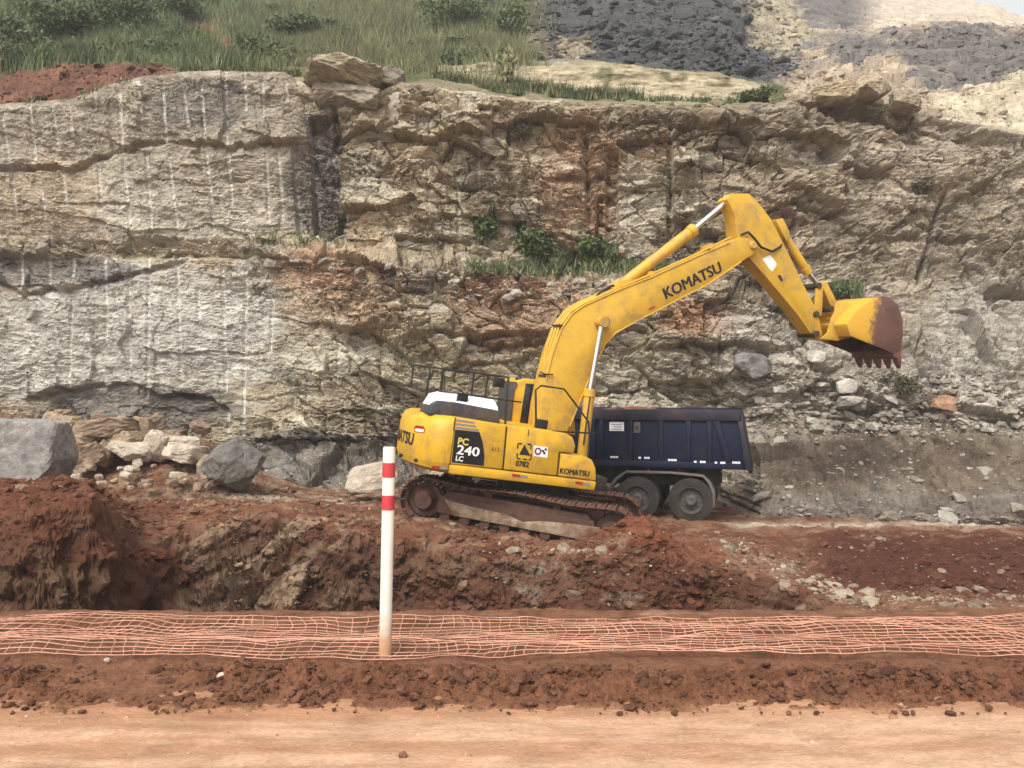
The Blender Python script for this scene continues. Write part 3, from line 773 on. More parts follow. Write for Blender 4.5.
rear_panel = prof([(455.5, 417), (506.5, 425.3), (502.6, 469.5), (449.5, 464)], SIDE)
MB().prism(rear_panel, SIDE, -0.75).build('pump_door', M_YEL, excavator, 0.03)
tank = prof([(507.3, 425.4), (566, 433.4), (573, 437), (576, 446), (574, 453.6), (559.5, 452.4), (557, 476), (503.4, 469.6)], SIDE)
MB().prism(tank, SIDE, -0.45).build('fuel_tank', M_YEL, excavator, 0.035)
tool = prof([(560.3, 453.2), (586, 456.6), (592.5, 460), (596, 468), (596.5, 481), (557.8, 476)], SIDE)
MB().prism(tool, SIDE, -0.5).build('tool_box', M_YEL, excavator, 0.035)
for a, b in (((507, 426), (503, 469)), ((560, 453), (557.5, 475)), ((529, 429), (528, 436))):
    p, q = el3(*a, SIDE - 0.002), el3(*b, SIDE - 0.002)
    MB().tube([p, q], 0.008, 4).build('panel_seam', M_BLACK, excavator)

# ---- counterweight: stacked plan outlines with rounded tail
cw_front = el(452.5, 440, SIDE)[0]
z0 = el(449, 474, SIDE)[1]; z1 = el(455, 416.5, SIDE)[1]
def cw_ring(ins):
    Rr = 3.03 - ins; hw = 1.37 - ins; pts = []
    xc = -math.sqrt(Rr * Rr - hw * hw)
    pts.append((cw_front, -hw))
    n = 9
    rc = 0.42
    a_end = math.asin((hw - rc) / (Rr - rc))
    cx_, cy_ = -(Rr - rc) * math.cos(a_end), -(Rr - rc) * math.sin(a_end)
    for k in range(n):
        a = -math.pi / 2 - (math.pi / 2 - a_end) * k / (n - 1)
        pts.append((cx_ + rc * math.cos(a), cy_ + rc * math.sin(a)))
    for k in range(1, 14):
        a = -a_end + 2 * a_end * k / 14
        pts.append((-Rr * math.cos(a), Rr * math.sin(a)))
    for k in range(n):
        a = math.pi - a_end - (math.pi / 2 - a_end) * k / (n - 1)
        pts.append((cx_ + rc * math.cos(a), -cy_ + rc * math.sin(a)))
    pts.append((cw_front, hw))
    return pts
h = z1 - z0
levels = [(0.0, 0.16), (0.06, 0.05), (0.16, 0.012), (0.19, 0.0), (0.72, 0.0), (0.86, 0.03), (0.95, 0.075), (1.0, 0.15)]
m = MB(); rings = []
for tz, ins in levels:
    pts = cw_ring(ins)
    # the top dips slightly towards the tail as on the real casting
    rings.append([(x, y, z0 + h * tz - (0.05 if tz > 0.9 else 0.0) * max(0, (-x - 2.2))) for x, y in pts])
n = len(rings[0]); vs = [p for r_ in rings for p in r_]; fs = []
for j in range(len(rings) - 1):
    for k in range(n):
        fs.append((j * n + k, j * n + (k + 1) % n, (j + 1) * n + (k + 1) % n, (j + 1) * n + k))
fs.append(tuple(range(n - 1, -1, -1))); fs.append(tuple((len(rings) - 1) * n + k for k in range(n)))
m.add(vs, fs); cweight = m.build('counterweight', M_YEL, excavator)
# lettering bent round the tail, read from behind
vs, fs = text_mesh('KOMATSU', 1.7, 0.24, 0.03)
Rr = 3.037
v3 = []
for a, b in vs:
    q = (a - 1.0) / Rr
    v3.append((-Rr * math.cos(q), -Rr * math.sin(q), z0 + h * 0.36 + b))
me = bpy.data.meshes.new('tail_lettering'); me.from_pydata(v3, [], fs)
link('tail_lettering', me, M_LETTER, excavator)
m = MB(); m.tube([el3(449.5, 464, SIDE + 0.0), el3(455.4, 417.5, SIDE + 0.0)], 0.012, 4); m.build('panel_seam', M_BLACK, excavator)

# ---- decals
def flat_poly(pts, y): 
    return MB().prism(prof(pts, y), y, y + 0.004)
FX = (1, 0, 0); UP = (0, 0, 1)
flat_poly([(455.2, 429.5), (479.5, 432), (483, 443), (484.5, 456), (483.8, 466), (451.5, 462.2)], SIDE - 0.004).build('model_plate', M_BLACK, excavator)
for k in range(3):
    y_ = 419.3 + 3.6 * k
    flat_poly([(456.6 - 0.35 * k, y_), (473 + 2.6 * k, y_ + 2.2 + 0.3 * k), (474.4 + 2.6 * k, y_ + 4.3 + 0.3 * k), (456.3 - 0.35 * k, y_ + 2.0)], SIDE - 0.004).build('grey_stripe', M_STRIPE, excavator)
def text_at(body, x0, y0, x1, y1, hpx, y, mat, bold=0.02, name='lettering', parent=excavator, heavy=0.0):
    a = el3(x0, y0, y); b = el3(x1, y1, y); w = (b - a).length; up = el3(x0, y0 - hpx, y)
    ux = (b - a).normalized(); uy = Vector((-ux.z, 0, ux.x))
    vs, fs = text_mesh(body, w, (up - a).length * 0.98, bold)
    if heavy:                                   # heavy face: the strokes thickened by shifted layers
        t_ = heavy * w; V_, F_ = [], []
        for dx_, dy_ in ((0, 0), (t_, 0), (-t_, 0), (0, t_ * 0.5), (0, -t_ * 0.5)):
            F_ += [tuple(i + len(V_) for i in f) for f in fs]; V_ += [(p + dx_, q + dy_) for p, q in vs]
        vs, fs = V_, F_
    o = decal(name, (vs, fs), a, ux, uy, mat, parent)
    if heavy:
        n0 = len(vs) // 5
        for i, v in enumerate(o.data.vertices): v.co.y -= 0.0006 * (i // n0)
    return o
yt = SIDE - 0.009
text_at('PC', 457.5, 444.3, 468, 445.8, 7.2, yt, M_PCYEL, 0.03)
text_at('240', 456.5, 453.8, 478.5, 456.6, 9.2, yt, M_WHITE, 0.0, heavy=0.02)
text_at('LC', 455.3, 460.7, 462.8, 461.8, 5.6, yt, M_WHITE, 0.03)
text_at('KOMATSU', 559.8, 473.2, 588.8, 476.4, 5.4, yt, M_LETTER, 0.0, heavy=0.009)
text_at('0782', 515, 466.0, 528.6, 467.6, 6.0, yt, M_LETTER, 0.03)
flat_poly([(519.2, 454.5), (524.6, 444.3), (530.4, 455.8)], SIDE - 0.005).build('hazard_symbol', M_LETTER, excavator)
for (a, b) in (((517.5, 448.5), (518, 443.5)), ((518.5, 443.4), (522, 443.6)), ((527.5, 444), (531, 444.4)), ((531.2, 445), (530.8, 449)), ((517.2, 458.5), (520.5, 458.8)), ((523, 459), (527, 459.4)), ((528.5, 459.6), (530.5, 459.8)), ((517.2, 453), (517, 458)), ((531.2, 453.5), (531, 459.5))):
    MB().tube([el3(*a, SIDE - 0.003), el3(*b, SIDE - 0.003)], 0.013, 4).build('symbol_dash', M_LETTER, excavator)
flat_poly([(534.0, 445.5), (547.8, 447.2), (547.4, 457.8), (533.6, 456.0)], SIDE - 0.004).build('white_sticker', M_WHITE, excavator)
cc = el3(538, 451.3, SIDE - 0.01)
MB().lathe([(0.0, 0.0), (0.072, 0.0), (0.072, 0.003)], cc, 'y', 20).build('sticker_roundel', M_PURPLE, excavator)
MB().lathe([(0.0, -0.002), (0.038, -0.002), (0.038, 0.002)], cc, 'y', 16).build('roundel_centre', M_WHITE, excavator)
for a, b in ((541.9, 449.6), (544.6, 448.2), (543.2, 451.8)):
    flat_poly([(a, b), (a + 2.2, b + 0.3), (a + 2.2, b + 2.6), (a, b + 2.3)], SIDE - 0.007).build('sticker_check', M_LETTER, excavator)
for x0, y0, w in ((432, 465.3, 8), (512.3, 473.6, 8), (575.5, 481.2, 7.5), (497, 448, 0)):
    if w:
        flat_poly([(x0, y0), (x0 + w, y0 + 1.0), (x0 + w, y0 + 3.8), (x0, y0 + 2.8)], SIDE - 0.004).build('red_reflector', M_RED, excavator)
        flat_poly([(x0 + w, y0 + 1.0), (x0 + w * 1.9, y0 + 2.1), (x0 + w * 1.9, y0 + 4.6), (x0 + w, y0 + 3.7)], SIDE - 0.004).build('pale_reflector', M_STRIPE, excavator)
for x0, y0 in ((401, 455.5), (416, 460.5)):
    c_ = el3(x0, y0, SIDE + (0.25 if x0 < 410 else 0.0))
    MB().lathe([(0.0, -0.02), (0.035, -0.02), (0.035, 0.03)], c_, 'y', 10).build('lifting_plug', M_UNDER, excavator)
flat_poly([(414, 427.3), (416, 425.4), (423.5, 426.2), (425, 428.8), (424.5, 433.4), (414.5, 432.2)], SIDE - 0.004).build('warning_sticker', M_RED, excavator)
flat_poly([(415.3, 428.2), (424, 429.3), (423.6, 432.4), (415, 431.4)], SIDE - 0.008).build('sticker_panel', M_WHITE, excavator)
text_at('612', 491.5, 450.8, 499, 451.8, 4.2, yt, M_UNDER, 0.0)

# ---- engine hood and its top, coloured white for the reflected sky
ny = -1.02
hood = prof([(428.5, 413), (431.5, 404), (437, 400.4), (455, 402.2), (499, 410.5), (500.5, 425.5), (455, 419), (428, 415)], ny)
MB().prism(hood, ny, -0.3).build('engine_hood', M_DKGREY, excavator, 0.09, 3)
MB().box(-2.2, 0.2, -0.3, 1.3, z0 + 0.3, z1 - 0.02).build('left_cover', M_YEL, excavator, 0.04)
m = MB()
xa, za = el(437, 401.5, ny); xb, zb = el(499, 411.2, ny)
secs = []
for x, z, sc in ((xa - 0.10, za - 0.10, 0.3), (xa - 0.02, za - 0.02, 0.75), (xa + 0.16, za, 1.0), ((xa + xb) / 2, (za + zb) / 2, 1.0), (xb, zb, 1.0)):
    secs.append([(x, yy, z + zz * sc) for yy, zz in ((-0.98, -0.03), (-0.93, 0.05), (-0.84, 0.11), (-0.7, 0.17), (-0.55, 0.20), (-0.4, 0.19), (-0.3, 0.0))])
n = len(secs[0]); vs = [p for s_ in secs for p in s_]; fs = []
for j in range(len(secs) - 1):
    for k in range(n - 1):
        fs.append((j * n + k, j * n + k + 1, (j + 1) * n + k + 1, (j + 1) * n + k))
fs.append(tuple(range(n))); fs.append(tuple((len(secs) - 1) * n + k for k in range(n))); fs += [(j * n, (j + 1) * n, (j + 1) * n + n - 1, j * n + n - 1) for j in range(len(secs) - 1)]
m.add(vs, fs); m.build('hood_top', M_HOODREFL, excavator)
p = el3(462, 400, -0.8); MB().box(p.x - 0.09, p.x + 0.09, -0.9, -0.75, p.z - 0.07, p.z + 0.13).build('hood_latch', M_BLACK, excavator, 0.02)

# ---- hand rails
def rail(pts, r=0.02, name='hand_rail', mat=None):
    return MB().tube([el3(*p) for p in pts], r, 6).build(name, mat or M_BLACK, excavator)
rail([(413, 364.5, 0.3), (430.5, 367, 0.15), (470, 372.3, 0.1), (508.5, 377.5, 0.1)], 0.022)
rail([(412, 377, 0.3), (428, 379, 0.15)], 0.016)
for a, b in (((430.4, 367), (424.2, 409)), ((443, 368.6), (439.3, 399)), ((474, 373), (470.2, 406)), ((488, 374.8), (484.6, 400))):
    rail([(*a, 0.12), (*b, 0.12)], 0.02, 'rail_post')
rail([(413.4, 364.6, 0.3), (411, 388, 0.3)], 0.018, 'rail_post')
rail([(438.8, 391, -0.6), (458.5, 393.4, -0.9), (508, 400.4, -0.9)], 0.018)
rail([(458.5, 393.4, -0.9), (454.3, 418, -0.9)], 0.02, 'rail_post')
rail([(508.5, 377.2, -0.4), (505.2, 425, -0.9)], 0.024, 'rail_post')
rail([(508, 400.4, -0.9), (521, 402.2, -0.4)], 0.018)
# front right steps rail
rail([(536, 424, -0.9), (535.6, 390, -0.9), (541, 385.6, -0.9), (564, 389, -0.9), (574, 402, -0.95), (588.5, 422, -1.05), (589.5, 437, -1.1), (588, 457, -1.15)], 0.02)
rail([(551.5, 431.2, -1.1), (575, 432.4, -1.1), (596, 433.3, -0.9)], 0.018)

# ---- cab on the far side
cy0, cy1 = 0.42, 1.36
cabp = prof([(510, 429), (514, 390), (518, 380.5), (526, 378.6), (556, 381.5), (574, 392), (577, 436), (520, 430)], cy0)
cab = MB().prism(cabp, cy0 + 0.03, cy1).build('cab', M_YEL, excavator, 0.05)
MB().prism(prof([(508.9, 428), (513, 390), (517, 381.5), (517.8, 384), (514.8, 391), (511, 428)], cy0), cy0 + 0.0, cy1 + 0.01).build('rear_panel', M_DKGREY, cab, 0.02)
MB().prism(prof([(526.2, 383.4), (556, 386), (557, 433), (519.5, 427.4)], cy0), cy0 + 0.012, cy0 + 0.05).build('side_window', M_GLASS, cab, 0.01)
MB().prism(prof([(533, 384.5), (536, 384.8), (531, 428), (528, 427.6)], cy0), cy0 - 0.004, cy0 + 0.04).build('window_bar', M_UNDER, cab)
p = el3(498.8, 382.5, cy0 - 0.1)
MB().box(p.x - 0.09, p.x + 0.1, cy0 - 0.2, cy0 + 0.02, p.z - 0.1, p.z + 0.1).build('work_light', M_BLACK, excavator, 0.02)
p = el3(533.5, 378.5, cy0 + 0.2)
MB().lathe([(0.075, -0.12), (0.085, 0.0), (0.07, 0.06), (0.0, 0.085)], p, 'z', 14).build('roof_beacon', M_DKGREY, excavator)
p = el3(519, 378.2, cy0 + 0.2)
MB().lathe([(0.08, -0.12), (0.08, 0.0), (0.05, 0.03), (0.0, 0.035)], p, 'z', 14).build('roof_vent', M_DKGREY, excavator)
p = el3(541.5, 424.5, -0.6)
MB().box(p.x - 0.1, p.x + 0.1, -0.7, -0.45, p.z - 0.2, p.z + 0.1).build('pivot_block', M_BLACK, excavator, 0.02)

# ---- boom
bw = 0.31
def bulge(pts): return pts
boom_px = [(541, 452), (538, 430), (541, 405), (546, 380), (553, 352), (562, 328), (572, 314), (584, 305.5), (600, 298), (620, 289.5), (651, 277.5), (688, 260.5), (733, 240.8),
           (741, 237.5), (749, 238), (755, 242), (757, 248), (753, 255), (746, 259), (706, 285.5), (688, 294.5), (651, 314), (638, 320.6), (616, 333), (605, 344.5), (597, 356), (590, 377), (580, 400), (568, 430), (562, 452)]
boom = MB().prism(prof(boom_px, -bw), -bw, bw).build('boom', M_YELB, excavator, 0.018)
# flanges of the welded box section
for pts, r_ in (([(546, 380), (553, 352), (562, 328), (572, 314), (584, 305.5), (620, 289.5), (651, 277.5), (688, 260.5), (730, 242.5)], 0.016), ([(741, 262), (706, 285.5), (688, 294.5), (651, 314), (638, 320.6), (616, 333), (605, 344.5), (590, 377), (570, 426)], 0.016)):
    MB().tube([el3(a, b, -bw - 0.004) for a, b in pts], r_, 6).build('weld_flange', M_YELB, boom)
text_at('KOMATSU', 666.3, 299.0, 722.3, 271.6, 11.2, -bw - 0.006, M_LETTER, 0.0, 'lettering', boom, 0.009)
flat_poly([(648.8, 308.6), (654.5, 305.6), (655, 307.6), (649.4, 310.6)], -bw - 0.004).build('red_reflector', M_RED, boom)
m = MB()
for k in range(3):
    o_ = k * 2.6
    m.tube([el3(543.5 - o_ * 0.9, 420, -0.2 + 0.13 * k), el3(541 - o_ + 4, 398, -0.2 + 0.13 * k), el3(550 - o_, 355, -0.2 + 0.13 * k), el3(559 - o_, 327 - o_ * 0.2, -0.2 + 0.13 * k), el3(570 - o_ * 0.7, 312 - o_ * 0.5, -0.2 + 0.13 * k), el3(583 - o_ * 0.3, 303.8 - o_ * 0.5, -0.2 + 0.13 * k), el3(612, 290.6 - o_ * 0.4, -0.2 + 0.13 * k)], 0.03, 6)
m.build('hydraulic_pipes', M_HOSEY, boom)
for a, b in ((547, 376), (560.5, 326)):
    p = el3(a, b, -0.22); MB().box(p.x - 0.06, p.x + 0.05, -0.3, 0.12, p.z - 0.03, p.z + 0.03).build('pipe_clamp', M_UNDER, boom, 0.01)
m = MB(); m.tube([el3(540, 372, -bw + 0.1), el3(545, 374, -bw - 0.04), el3(553, 374.5, -bw - 0.04)], 0.016, 6); m.build('hose_bracket', M_UNDER, boom)
# lower front hoses by the boom foot
m = MB()
for k, s_ in enumerate((0, 3, 6, 9)):
    m.tube([el3(545 - s_ * 0.35, 386, -0.1 + 0.1 * k), el3(539 - s_ * 0.5, 402, -0.1 + 0.1 * k), el3(536.5 - s_ * 0.2, 416, -0.1 + 0.1 * k), el3(538.5, 430, -0.1 + 0.1 * k)], 0.025, 6)
m.build('foot_hoses', M_HOSEY, boom)
m = MB()
for k, s_ in enumerate((0, 5, 9)):
    m.tube([el3(592 + s_, 303 - s_ * 0.4, -0.12 + 0.12 * k), el3(600 + s_, 292 - s_ * 0.3, -0.12 + 0.12 * k), el3(612 + s_ * 0.5, 285.5, -0.12 + 0.12 * k), el3(620, 287, -0.12 + 0.12 * k)], 0.026, 6)
m.build('cylinder_hoses', M_HOSE, boom)
m = MB()
m.tube([el3(622, 286.5, -0.2), el3(655, 272.5, -0.2), el3(688, 257.8, -0.2), el3(731, 237, -0.2)], 0.022, 6); m.build('top_pipe', M_HOSEY, boom)
for a, b in ((652, 274), (712, 246.5)):
    p = el3(a, b, -0.2); MB().box(p.x - 0.05, p.x + 0.05, -0.28, 0.2, p.z - 0.08, p.z + 0.05).build('pipe_clamp', M_YELB, boom, 0.01)
p = el3(602, 322, -bw)
MB().lathe([(0.0, -0.2), (0.085, -0.2), (0.1, -0.17), (0.1, 2 * bw + 0.17), (0.085, 2 * bw + 0.2)], p, 'y', 18).build('lift_pin', M_UNDER, boom)
p = el3(753, 245.5, -bw)
MB().lathe([(0.0, -0.05), (0.07, -0.05), (0.09, -0.03), (0.09, 2 * bw + 0.03)], p, 'y', 18).build('tip_pin', M_YELB, boom)

def cylinder(name, base, mid, tip, y, rb, rr, mat=None, gland=True):
    a, b, c_ = el3(*base, y), el3(*mid, y), el3(*tip, y)
    d = (b - a).normalized()
    o = MB().tube([a, a + d * 0.02, b - d * 0.16, b - d * 0.155, b], [rb * 0.9, rb, rb, rb * 1.16, rb * 1.16], 14).build(name, mat or M_YELB, excavator)
    MB().tube([b - d * 0.05, c_], rr, 12).build('piston_rod', M_CHROME, o)
    MB().lathe([(0.0, -rb), (rb * 0.95, -rb), (rb * 0.95, rb)], c_, 'y', 14).build('rod_eye', mat or M_YELB, o)
    return o
for y in (-0.47, 0.47):
    cylinder('boom_cylinder', (581.5, 462), (590, 389), (602, 322), y, 0.115, 0.055)
    m = MB(); m.tube([el3(583.5, 445, y - 0.12), el3(590.5, 393, y - 0.1)], 0.018, 6); 
    if y < 0: m.build('cylinder_pipe', M_UNDER, excavator)
armcyl = cylinder('arm_cylinder', (621, 285.5), (694, 229.3), (729.5, 199.5), 0.0, 0.125, 0.065)
MB().prism(prof([(606, 296), (615, 281), (624, 280), (634, 284)], 0), -0.16, 0.16).build('cylinder_bracket', M_YELB, boom, 0.01)

# ---- arm
aw = 0.21
arm_px = [(727, 199), (731, 195), (738, 193.2), (749, 193.5), (756, 199), (772, 220), (780, 236), (790, 256), (806, 289), (815, 306), (820, 322), (823, 334), (817, 339), (809, 331), (798, 315), (772, 284), (748, 256), (740, 248), (736.5, 232), (734.5, 214), (730, 205)]
arm = MB().prism(prof(arm_px, -aw), -aw, aw).build('arm', M_YELB, excavator, 0.018)
MB().prism(prof([(772, 221), (779, 219), (786, 233), (783, 243)], 0), -0.14, 0.14).build('cylinder_bracket', M_YELB, arm, 0.01)
flat_poly([(762.5, 259), (770.5, 254.8), (777, 264), (772.5, 271.5), (769, 268.5)], -aw - 0.003).build('white_plate', M_WHITE, arm)
flat_poly([(777.5, 275.5), (780.5, 274.8), (783.5, 280.5), (781, 281.8)], -aw - 0.003).build('dark_sticker', M_UNDER, arm)
m = MB(); m.tube([el3(741, 235, -aw - 0.05), el3(748, 232, -aw - 0.08), el3(754, 238, -aw - 0.1), el3(761, 247, -aw - 0.09), el3(772, 251.5, -aw - 0.05), el3(780, 247, -aw - 0.02), el3(784.5, 239, -0.1), el3(781, 228, -0.05)], 0.028, 7)
m.build('hose', M_HOSE, arm)
cylinder('bucket_cylinder', (780, 229), (808, 273), (819, 286), 0.0, 0.10, 0.055)
# linkage
for y in (-0.2, 0.2):
    p, q = el3(817.5, 314, y), el3(819.5, 285.5, y)
    MB().prism(prof([(814, 315), (816.5, 283.5), (822.5, 283), (821, 316)], y), y - 0.035, y + 0.035).build('rocker_link', M_YELB, excavator, 0.012)
MB().prism(prof([(817, 284), (823, 281.5), (835, 306), (830, 312)], 0), -0.13, 0.13).build('bucket_link', M_YELB, excavator, 0.02)
for a, b in ((819.5, 285.5), (832, 309), (817, 314)):
    p = el3(a, b, -0.26); MB().lathe([(0.0, 0.0), (0.07, 0.0), (0.07, 0.52), (0.0, 0.52)], p, 'y', 14).build('link_pin', M_UNDER, excavator)

# ---- bucket
hw = 0.66
bp = prof([(850, 336), (846, 324), (856, 311), (873, 298.5), (881, 296), (890, 297.5), (898, 306), (902, 320), (902.5, 337), (899.5, 356)], -hw)
M_BUCKET, nt, b = base_mat('half_worn_bucket_paint')
tc = nt.nodes.new('ShaderNodeTexCoord'); sp = nt.nodes.new('ShaderNodeSeparateXYZ'); nt.links.new(tc.outputs['Object'], sp.inputs[0])
nn = _noise(nt, tc.outputs['Object'], 2.6, 8, 0.75, 0.5)
ma = nt.nodes.new('ShaderNodeMath'); ma.operation = 'MULTIPLY_ADD'; nt.links.new(nn, ma.inputs[0]); ma.inputs[1].default_value = 0.9
nt.links.new(sp.outputs[0], ma.inputs[2])
x_w = el(873, 320, -hw)[0]
mr = nt.nodes.new('ShaderNodeMapRange'); mr.inputs[1].default_value = x_w + 0.38; mr.inputs[2].default_value = x_w + 0.55; nt.links.new(ma.outputs[0], mr.inputs[0])
rust = _ramp(nt, nn, [(0.3, (0.085, 0.040, 0.032)), (0.7, (0.19, 0.085, 0.06))])
cc = _mixc(nt, (0.62, 0.34, 0.03), rust, mr.outputs[0], 'MIX'); nt.links.new(cc, b.inputs['Base Color']); b.inputs['Roughness'].default_value = 0.6
_bump(nt, b, nn, 0.25, 0.02)
# shell: curved sheet with thickness
inner = []
cxm = sum(p[0] for p in bp) / len(bp); czm = sum(p[1] for p in bp) / len(bp)
for i, p in enumerate(bp):
    a_ = Vector(bp[max(i - 1, 0)]); c_ = Vector(bp[min(i + 1, len(bp) - 1)]); t_ = (c_ - a_).normalized()
    nrm = Vector((t_.y, -t_.x))
    inner.append((p[0] + nrm.x * 0.045, p[1] + nrm.y * 0.045))
bucket = MB().prism(bp + inner[::-1], -hw, hw).build('bucket', M_BUCKET, excavator, 0.008)
for y in (-hw - 0.02, hw - 0.02):
    MB().prism(bp, y, y + 0.04).build('side_plate', M_BUCKET, bucket, 0.01)
MB().prism(prof([(893, 350.5), (900.5, 352), (899, 359.5), (893.5, 357)], -hw), -hw - 0.02, hw + 0.02).build('cutting_lip', M_RUST, bucket, 0.012)
lip = el(898, 356, -hw); tipd = el(900.5, 368.5, -hw)
for k in range(5):
    y = -hw + 0.05 + k * (2 * hw - 0.1) / 4
    d = Vector((tipd[0] - lip[0], 0, tipd[1] - lip[1]))
    o_ = Vector((lip[0], y, lip[1])); sx = Vector((d.z, 0, -d.x)).normalized()
    vs = []
    for t_, wd, th in ((-0.25, 0.085, 0.07), (0.45, 0.075, 0.055), (1.0, 0.05, 0.014)):
        for a_, b_ in ((-1, -1), (1, -1), (1, 1), (-1, 1)):
            vs.append(o_ + d * t_ + Vector((0, wd * a_, 0)) + sx * th * b_)
    fs = [(0, 1, 2, 3), (8, 9, 10, 11)] + [(j * 4 + i, j * 4 + (i + 1) % 4, j * 4 + 4 + (i + 1) % 4, j * 4 + 4 + i) for j in range(2) for i in range(4)]
    MB().add(vs, fs).build('tooth', M_RUST, bucket, 0.008)
for y in (-0.26, 0.22):
    MB().prism(prof([(813, 339), (820, 333), (829, 303), (836, 303), (858, 309), (850, 336), (830, 341)], 0), y, y + 0.05).build('bucket_ear', M_YELB, bucket, 0.01)
MB().prism([el(846, 325, -hw), el(851, 337, -hw), (el(851, 337, -hw)[0] + 0.1, el(851, 337, -hw)[1] + 0.04), (el(846, 325, -hw)[0] + 0.1, el(846, 325, -hw)[1] + 0.03)], -hw, hw).build('back_plate', M_YELB, bucket, 0.01)
p = el3(817, 334, -0.3); MB().lathe([(0.0, 0.0), (0.08, 0.0), (0.08, 0.6), (0.0, 0.6)], p, 'y', 16).build('bucket_pin', M_UNDER, bucket)

# ---- undercarriage
def place_track_part(o):
    o.rotation_euler = (0, 0, TRACK_YAW - EX_YAW); o.location = (-0.12, 0.06, 0); return o
m = MB(); m.box(-1.0, 1.0, -0.9, 0.9, 0.42, 0.75).lathe([(0.75, 0.0), (0.75, 0.5)], (0, 0, 0.72), 'z', 28)
place_track_part(m.build('undercarriage', M_UNDER, excavator, 0.03))
XS, RS = 1.86, 0.40
def track_path():
    pts = []
    zc = 0.47
    for k in range(13):
        a = -math.pi / 2 + math.pi * k / 12; pts.append((XS + RS * math.cos(a), zc + RS * math.sin(a)))
    for k in range(1, 12):
        t_ = k / 12; pts.append((XS - 2 * XS * t_, zc + RS - 0.05 * math.sin(math.pi * t_ * 2) ** 2))
    for k in range(13):
        a = math.pi / 2 + math.pi * k / 12; pts.append((-XS + RS * math.cos(a), zc + RS * math.sin(a)))
    for k in range(1, 12):
        pts.append((-XS + 2 * XS * k / 12, zc - RS))
    pts.append(pts[0])
    return [Vector((p[0], p[1])) for p in pts]
tp = track_path(); acc = [0.0]
for i in range(1, len(tp)): acc.append(acc[-1] + (tp[i] - tp[i - 1]).length)
NSH = 52
shoe = MB().box(-0.088, 0.088, -0.33, 0.33, 0.03, 0.055).box(-0.085, -0.065, -0.33, 0.33, 0.055, 0.085).box(0.0, 0.018, -0.33, 0.33, 0.055, 0.075).box(-0.08, 0.08, -0.12, -0.06, -0.05, 0.03).box(-0.08, 0.08, 0.06, 0.12, -0.05, 0.03)
shoe_me = shoe.mesh('track_shoe', 0.0); shoe_me.materials.append(M_SHOE)
for yc in (-1.29, 1.29):
    sgn = -1 if yc < 0 else 1
    tr = MB().box(-1.55, 1.5, yc - 0.2, yc + 0.2, 0.27, 0.62).prism([(-1.5, 0.60), (1.45, 0.60), (1.35, 0.72), (-1.4, 0.72)], yc - 0.17, yc + 0.17).build('track', M_MUD, excavator, 0.02)
    place_track_part(tr)
    yo = yc + sgn * 0.2
    MB().prism([(-1.45, 0.56), (-0.9, 0.50), (-0.2, 0.47), (0.15, 0.38), (0.5, 0.46), (1.0, 0.50), (1.6, 0.53), (1.66, 0.46), (1.6, 0.24), (-1.2, 0.27)], yo - 0.01, yo + 0.02).build('track_frame_plate', M_DUSTY, tr, 0.01)
    for nm, x, n_ in (('sprocket', -XS, 21), ('idler', XS, 0)):
        m = MB(); m.lathe([(0.0, -0.12), (0.2, -0.12), (0.24, -0.05), (0.33, -0.05), (0.34, 0.05), (0.24, 0.05), (0.2, 0.12)], (x, yc, 0.47), 'y', 30)
        for k in range(n_):
            a = 2 * math.pi * k / n_; m.tube([(x + 0.3 * math.cos(a), yc, 0.47 + 0.3 * math.sin(a)), (x + 0.39 * math.cos(a), yc, 0.47 + 0.39 * math.sin(a))], [0.04, 0.02], 5)
        m.lathe([(0.0, 0.0), (0.17, 0.0), (0.19, sgn * -0.1)] if sgn > 0 else [(0.19, 0.1), (0.17, 0.0), (0.0, 0.0)], (x, yo + sgn * 0.03, 0.47), 'y', 18)
        m.build(nm, M_MUD, tr)
    for k in range(8):
        x = -1.4 + 0.4 * k
        MB().lathe([(0.0, -0.17), (0.1, -0.17), (0.11, -0.1), (0.08, -0.09), (0.08, 0.09), (0.11, 0.1), (0.1, 0.17)], (x, yc, 0.20), 'y', 14).build('bottom_roller', M_MUD, tr)
    for x in (-0.6, 0.75):
        MB().lathe([(0.0, -0.15), (0.075, -0.15), (0.075, 0.15)], (x, yc, 0.76), 'y', 14).build('carrier_roller', M_MUD, tr)
    for k in range(NSH):
        s_ = acc[-1] * k / NSH; i = max(j for j in range(len(acc) - 1) if acc[j] <= s_ + 1e-9)
        t_ = (s_ - acc[i]) / (acc[i + 1] - acc[i]); q = tp[i].lerp(tp[i + 1], t_); d = (tp[i + 1] - tp[i]).normalized()
        o = bpy.data.objects.new('track_shoe', shoe_me); col.objects.link(o); o.parent = tr
        # outward normal of a loop running forwards along the bottom
        ang = math.atan2(d.y, d.x)
        o.matrix_local = Matrix.Translation((q.x, yc, q.y)) @ Matrix.Rotation(-ang, 4, 'Y') @ Matrix.Rotation(math.pi, 4, 'X')

